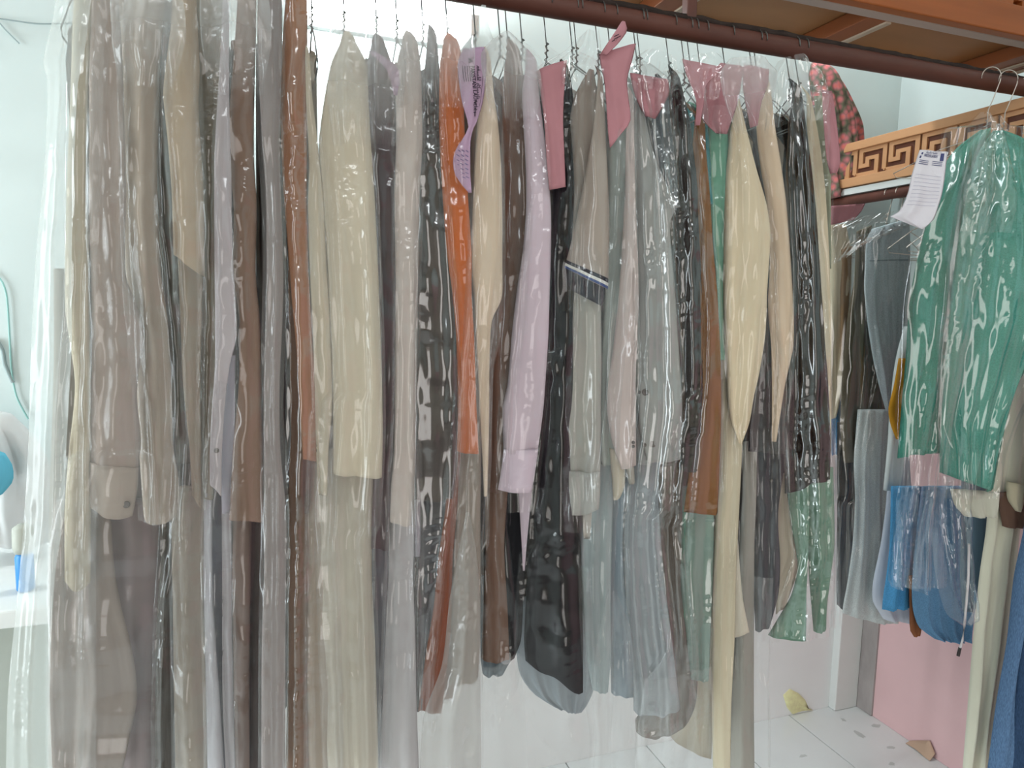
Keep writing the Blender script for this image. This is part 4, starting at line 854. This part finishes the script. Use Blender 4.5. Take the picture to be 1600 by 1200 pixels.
garment('tunic', 'heather grey tunic', 'heather grey tunic with square shoulder below the carved rack', 'tunic', [
    (S, (180, 190, 194), [(1362, 358, 1420, 342), (1354, 374, 1422, 366), (1351, 420, 1422, 420), (1350, 450, 1422, 450), (1356, 510, 1422, 510), (1364, 560, 1420, 560), (1374, 605, 1410, 600), (1384, 642, 1398, 640)], 0.0, dict(kind='heather', bands=(('yoke_seam', (140, 150, 155), 0.06, 0.97, 0.19, 0.197, 0.0012),))),
    (FP, (200, 207, 207), [(1340, 640, 1398, 640), (1334, 722, 1396, 712), (1336, 780, 1396, 780), (1332, 850, 1398, 850), (1324, 910, 1404, 910), (1318, 942, 1412, 946), (1316, 958, 1420, 970)], 0.02, dict(kind='heather', hem=6))],
    Y=1.54, tilt=0, cover='clear', cov_end=960, rack=2, hook=False)
hang2(1.56, 'heather grey tunic')
garment('tunic', 'ice blue tunic', 'pale ice blue tunic with rounded hem above the pink wall', 'tunic', [
    (FP, (200, 206, 218), [(1388, 700, 1420, 700), (1385, 780, 1424, 780), (1376, 850, 1426, 850), (1364, 910, 1426, 905), (1364, 940, 1425, 945), (1380, 967, 1423, 972)], 0.0, {}),
    (S, (224, 230, 234), [(1412, 510, 1420, 510), (1398, 570, 1418, 570), (1390, 640, 1414, 660), (1387, 690, 1413, 716), (1380, 766, 1405, 769)], -0.03, dict(label='white sleeve with flat cuff'))],
    Y=1.48, tilt=0, cover=None, rack=2, hook=False)
hang2(1.49, 'ice blue tunic')
garment('shirt', 'mustard shirt', 'mustard yellow shirt, only a curved edge left of the green shirts', 'shirt', [
    (S, (206, 150, 52), [(1404, 560, 1416, 560), (1396, 605, 1416, 605), (1388, 638, 1414, 638), (1391, 662, 1412, 662), (1400, 686, 1408, 686)], 0.0, {})],
    Y=1.42, tilt=0, cover=None, rack=2, hook=False)
hang2(1.43, 'mustard shirt')
garment('shirt', 'sky blue shirt', 'sky blue shirt with straight hem above the pink wall', 'shirt', [
    (FP, (90, 160, 208), [(1392, 760, 1440, 760), (1390, 850, 1434, 850), (1384, 905, 1428, 905), (1380, 930, 1427, 930), (1378, 952, 1425, 950)], 0.0, dict(kind='heather'))],
    Y=1.40, tilt=0, cover=None, rack=2, hook=False)
hang2(1.40, 'sky blue shirt')
garment('tunic', 'denim blue tunic', 'denim blue tunic with big rounded hem above the pink wall', 'tunic', [
    (FP, (106, 150, 186), [(1440, 760, 1530, 760), (1430, 850, 1530, 850), (1425, 910, 1528, 910), (1426, 950, 1524, 950), (1436, 980, 1520, 985), (1460, 998, 1518, 1002)], 0.0, dict(kind='heather', hem=2)),
    ('inner_hem', (150, 100, 72), [(1420, 900, 1440, 900), (1421, 950, 1440, 950), (1422, 985, 1440, 980), (1428, 995, 1438, 992)], 0.03, dict(label='brown inner hem'))],
    Y=1.34, tilt=0, cover=None, rack=2, hook=False)
hang2(1.34, 'denim blue tunic')
slip('rose slip under plastic below the carved rack pipe', [(1296, 322, 1352, 318), (1296, 336, 1346, 330), (1296, 352, 1334, 344)], 1.60, 0, M_SLIP)
mb, sf, _, _, _ = sheet([(1330, 340, 1420, 326), (1300, 356, 1424, 340), (1296, 378, 1424, 350), (1296, 416, 1350, 372)], 1.53, 0, thick=0.03, fold=0.008, crease=0.01, back=None, crinkle=(0.0028, 0.2, 0.5)); mb.f = mb.f[:-2]
tag(mb.build('film_wrap', PL['crisp'], None, True), 'taut film over the shoulders of the clothes under the carved rack', 'film')

# ---------------------------------------------------------------- green shirts at the end of the long rail
def hang_yaw(X, y, short, yaw): hanger(X, short, HG, M_WIREB, yc=y, half=0.2, axis='X', yaw=math.radians(yaw), drop=0.13, thin=0.0012)
garment('shirt', 'left green shirt', 'green shirt hanging behind the white receipt, squared sleeve end', 'shirt', [
    (FP, (84, 162, 144), [(1532, 203, 1547, 201), (1496, 230, 1549, 212), (1470, 266, 1549, 240), (1454, 325, 1545, 310), (1432, 410, 1530, 410), (1420, 480, 1520, 480), (1415, 560, 1500, 560), (1408, 640, 1486, 640), (1404, 690, 1478, 690), (1402, 712, 1472, 706)], 0.03, dict(kind='heather', fold=0.005, crease=0.008)),
    (S, (78, 154, 138), [(1452, 380, 1470, 380), (1430, 440, 1462, 440), (1424, 520, 1452, 520), (1414, 610, 1434, 610), (1406, 680, 1426, 680), (1402, 716, 1422, 712)], 0.005, dict(kind='heather', fold=0.006))],
    Y=1.14, tilt=22, cover='crisp', cov_crk=(0.0022, 0.6, 0.3), cov_top=[(1530, 176, 1546, 176), (1500, 200, 1560, 200)], cov_end=915, rack=2, hook=False, cov_pad=7)
hang_yaw(1.60, 1.24, 'left green shirt', -25)
garment('shirt', 'right green shirt', 'large sea green shirt at the right edge with long drooping sleeve', 'shirt', [
    (FP, (88, 166, 150), [(1552, 204, 1566, 203), (1532, 232, 1592, 212), (1514, 285, 1630, 240), (1506, 325, 1650, 310), (1496, 380, 1650, 380), (1486, 460, 1640, 460), (1478, 540, 1615, 540), (1472, 620, 1584, 620), (1468, 700, 1562, 700), (1468, 738, 1548, 766)], 0.0, dict(kind='heather', fold=0.005, crease=0.009)),
    (S, (72, 136, 118), [(1600, 330, 1660, 330), (1585, 430, 1660, 430), (1570, 520, 1640, 520), (1556, 600, 1590, 600), (1548, 690, 1566, 690), (1540, 768, 1552, 764)], -0.012, dict(kind='heather', fold=0.006))],
    Y=1.10, tilt=26, cover='crisp', cov_crk=(0.0022, 0.58, 0.3), cov_top=[(1545, 182, 1566, 182), (1540, 196, 1580, 196)], cov_end=780, rack=2, hook=False, cov_pad=8)
hang_yaw(1.655, 1.24, 'right green shirt', -25)
garment('shirt', 'dark teal shirt at the right edge', 'dark teal shirt half hidden behind the green one at the right edge', 'shirt', [
    (FP, (48, 112, 104), [(1570, 224, 1660, 224), (1572, 320, 1660, 320), (1566, 420, 1660, 420), (1556, 560, 1650, 560), (1560, 700, 1640, 690)], 0.0, dict(kind='heather'))],
    Y=1.16, tilt=20, cover=None, rack=2, hook=False)
hang_yaw(1.74, 1.25, 'dark teal shirt at the right edge', -25)
garment('shirt', 'navy slate shirt', 'navy slate shirt in shadow below the green one at the right edge', 'shirt', [
    (FP, (58, 74, 86), [(1566, 500, 1660, 500), (1562, 600, 1660, 600), (1560, 700, 1660, 700), (1560, 746, 1660, 770)], 0.0, {}),
    ('tail', (96, 118, 134), [(1502, 740, 1560, 740), (1502, 830, 1552, 830), (1500, 900, 1536, 900), (1504, 955, 1524, 950)], 0.03, dict(label='slate blue shirt tail'))],
    Y=1.19, tilt=20, cover=None, rack=2, hook=False)
hang_yaw(1.80, 1.26, 'navy slate shirt', -25)
garment('trousers', 'cream trousers', 'cream trousers with waistband hanging at the lower right', 'trousers', [
    (TR, (222, 219, 202), [(1546, 420, 1620, 420), (1544, 640, 1618, 640), (1544, 770, 1610, 760), (1540, 830, 1594, 830), (1530, 900, 1588, 900), (1520, 1000, 1575, 1000), (1512, 1100, 1558, 1100), (1503, 1212, 1546, 1212)], 0.0, dict(fold=0.007)),
    ('waistband', (206, 204, 190), [(1484, 764, 1562, 770), (1492, 790, 1560, 794), (1506, 806, 1556, 808)], -0.02, {}),
    ('belt', (118, 92, 80), [(1560, 770, 1620, 766), (1562, 800, 1618, 800), (1566, 822, 1612, 824)], -0.03, dict(label='brown belt')),
    ('pocket_flap', (198, 188, 164), [(1572, 752, 1604, 758), (1574, 780, 1600, 786), (1586, 798, 1596, 800)], -0.04, {})],
    Y=1.15, tilt=20, cover=None, rack=2, hook=False)
hang_yaw(1.86, 1.27, 'cream trousers', -25)
garment('jeans', 'blue jeans', 'blue denim jeans cut off by the right edge of the view', 'jeans', [
    (TR, (96, 124, 158), [(1612, 380, 1680, 380), (1606, 700, 1680, 700), (1600, 820, 1680, 820), (1584, 900, 1670, 900), (1573, 1000, 1660, 1000), (1556, 1100, 1650, 1100), (1541, 1215, 1640, 1215)], 0.0, dict(kind='denim', fold=0.008, thick=0.04)),
    (TR, (56, 76, 104), [(1622, 380, 1700, 380), (1616, 700, 1700, 700), (1612, 900, 1700, 900), (1596, 1000, 1690, 1000), (1586, 1100, 1690, 1100), (1576, 1215, 1680, 1215)], -0.03, dict(kind='denim', fold=0.008, thick=0.04))],
    Y=1.05, tilt=24, cover=None, rack=2, hook=False)
hang_yaw(1.92, 1.27, 'blue jeans', -25)
mb, sf, _, _, _ = sheet([(1542, 196, 1556, 196), (1524, 226, 1572, 228), (1508, 268, 1586, 274), (1498, 318, 1590, 326), (1492, 362, 1580, 368)], 1.045, 26, thick=0.02, fold=0.006, crease=0.012, back=None, crinkle=(0.0036, 0.25, 0.6)); mb.f = mb.f[:-2]
tag(mb.build('film_wrap', PL['crisp'], None, True), 'fan of crumpled film below the hooks of the green shirts', 'film')
# film bags gathered below the green shirts, one tied with a white cord
mb, sf, _, _, _ = sheet([(1420, 700, 1470, 700), (1408, 770, 1462, 770), (1396, 830, 1458, 830), (1390, 880, 1456, 880), (1388, 905, 1455, 910), (1392, 916, 1453, 920)], 1.12, 22, thick=0.03, fold=0.010, crease=0.010, back=None, crinkle=(0.003, 0.2, 0.5)); mb.f = mb.f[:-2]
tag(mb.build('film_bag', PL['crisp'], None, True), 'puffed clear film bag end over the sky blue shirt', 'film')
mb, sf, _, _, _ = sheet([(1462, 740, 1520, 750), (1456, 800, 1516, 800), (1456, 850, 1518, 850), (1462, 900, 1522, 900), (1470, 935, 1522, 930), (1480, 960, 1520, 955), (1498, 974, 1512, 972)], 1.09, 24, thick=0.035, fold=0.010, crease=0.012, back=None, crinkle=(0.003, 0.2, 0.5)); mb.f = mb.f[:-2]
tag(mb.build('film_bag', PL['crisp'], None, True), 'crumpled clear film bag tied to a point over the denim blue tunic', 'film')
cd_ = thing('drawstring', onY(1505, 960, 1.06), 'white drawstring with dark tip dangling over the pink wall', 'cord')
MB().tube([onY(x, y, 1.06) for x, y in ((1514, 850), (1513, 900), (1510, 940), (1507, 975), (1504, 1000), (1500, 1014))], 0.0026, 8).build('string', plain('white_string', (220, 216, 218), 0.8), cd_, True)
MB().tube([onY(x, y, 1.06) for x, y in ((1500, 1012), (1497, 1025))], 0.0034, 8).build('tip', plain('dark_tip', (50, 44, 44), 0.4), cd_, True)
# white receipt clipped to the left green shirt
so, sf, nr = slip('white printed receipt sheet clipped to the left green shirt', [(1437, 234, 1481, 237), (1432, 248, 1479, 252), (1424, 275, 1476, 280), (1419, 300, 1472, 304), (1410, 322, 1466, 324), (1404, 331, 1463, 334), (1390, 339, 1459, 343), (1412, 347, 1450, 352), (1434, 356, 1442, 358)], 1.10, 20, M_PAPER, 0.002, 'laundry paper slips', 'receipt')
print_on('lettering', 'PAKISTANI LAUNDRY', sf, nr, 0.20, 0.075, 0.50, 0.004, 0.0, -0.045, M_INKB, so)
print_on('arabic_lettering', '\ufee7\ufe8e\ufe98\ufeb4\ufedb\ufe8e\ufe91 \ufe94\ufee0\ufeb4\ufed0\ufee3', sf, nr, 0.24, 0.035, 0.42, 0.0, 0.0, -0.035, M_INKB, so)
def block_on(name, u0, u1, v0, v1, mat):
    m = MB(); m.quadgrid([[sf(u0 + (u1 - u0) * a, v) + nr * .0012 for a in (0, .5, 1)] for v in (v0, (v0 + v1) / 2, v1)]); return m.build(name, mat, so)
block_on('logo', 0.78, 0.88, 0.025, 0.115, M_INKB); block_on('logo', 0.09, 0.14, 0.03, 0.055, M_INKB); block_on('logo', 0.07, 0.12, 0.07, 0.10, M_INKB)
for k in range(12):
    v = 0.125 + 0.022 * k if k < 3 else 0.16 + 0.045 * k
    if v < 0.74: rule_on('print_line', sf, nr, 0.10, v, 0.42 if k < 3 else 0.88, v + 0.004, 0.0035 if k >= 3 else 0.007, plain('pale_print', (176, 172, 196), 0.8) if k >= 3 else M_INKB, so)
    if k < 3: rule_on('print_line', sf, nr, 0.55, v, 0.86, v + 0.004, 0.007, M_INKB, so)

# ---------------------------------------------------------------- left background: counter, bundles, cords
ct = thing('counter', (-0.9, 1.7, 0), 'white topped counter against the back wall at the far left', 'counter')
MB().box((-2.3, 1.50, 0.825), (-0.30, YB - 0.004, 0.86), 0.004).build('counter_top', M_WHITE, ct)
MB().box((-2.25, 1.56, 0.0), (-0.34, YB - 0.006, 0.825)).build('cabinet', plain('grey_green_panel', (170, 176, 168), 0.7, nz=(4, (1, 1, 1), 0.04)), ct)
MB().box((-2.25, 1.552, 0.30), (-0.34, 1.562, 0.36), 0.002).build('rail', plain('grey_rail', (120, 124, 136), 0.6), ct)
def lump(name, rows, Y, mat, label, cat, thick=0.05, crease=0.01):
    mb, sf, _, _, _ = sheet(rows, Y, 0, thick=thick, fold=0.008, crease=crease, back=0.9, cols=16)
    return tag(mb.build(name, mat, None, True), label, cat)
lump('cloth_bundle', [(-60, 640, 20, 650), (-80, 680, 60, 690), (-90, 740, 80, 740), (-90, 800, 84, 810), (-85, 842, 80, 846)], 1.80, fabric((228, 232, 232)), 'white crumpled cloth pile on the counter at the far left', 'bundle', 0.06)
lump('cap', [(-30, 706, 8, 712), (-34, 730, 20, 730), (-34, 752, 20, 752), (-30, 776, 4, 772)], 1.66, fabric((110, 190, 214)), 'light blue cloth cap lying on the white pile', 'cap', 0.03)
bt = thing('bottle', onY(34, 806, 1.60), 'small grey and blue bottle standing on the counter', 'bottle')
def lathe(name, cx, z0, prof, Yc, mat, parent):
    m = MB(); rings = [[(cx + r * math.cos(a * .3927), Yc + r * math.sin(a * .3927), z0 + h) for a in range(16)] for r, h in prof]
    b = m.quadgrid(rings, True); m.f.append(tuple(b + q for q in range(16))[::-1]); e = b + (len(prof) - 1) * 16; m.f.append(tuple(e + q for q in range(16)))
    return m.build(name, mat, parent, True)
pb = onY(34, 806, 1.60)
lathe('body', pb[0], 0.861, ((.014, 0), (.016, .004), (.016, .07), (.012, .078)), 1.60, plain('blue_plastic', (60, 140, 205), 0.4), bt)
lathe('cap', pb[0], 0.939, ((.016, 0), (.019, .012), (.018, .05), (.008, .058)), 1.60, plain('grey_plastic', (176, 178, 168), 0.5), bt)
def cord(label, pts, Y, r, mat, name='cord'):
    P = catmull([(x, y, x, y) for x, y in pts], 30)
    return tag(MB().tube([onY(p[0], p[1], Y) for p in P], r, 7).build(name, mat, None, True), label, 'cord')
cord('pale teal cord looping down the wall at the far left', [(-14, 424), (2, 438), (10, 460), (14, 510), (18, 580), (26, 620), (44, 655)], YB - 0.006, 0.0020, M_CORD)
cord('short grey cord hanging beside the teal cord', [(-6, 530), (4, 548), (8, 570), (20, 598)], YB - 0.006, 0.004, M_GREYCORD)
cord('thin grey cable stretched along the wall at the upper left', [(-20, 26), (20, 32), (60, 37), (120, 36)], YB - 0.006, 0.0016, M_GREYCORD)
cord('short grey cable end sagging below the stretched cable', [(-4, 32), (8, 46), (20, 58), (30, 68)], YB - 0.006, 0.0016, M_GREYCORD)
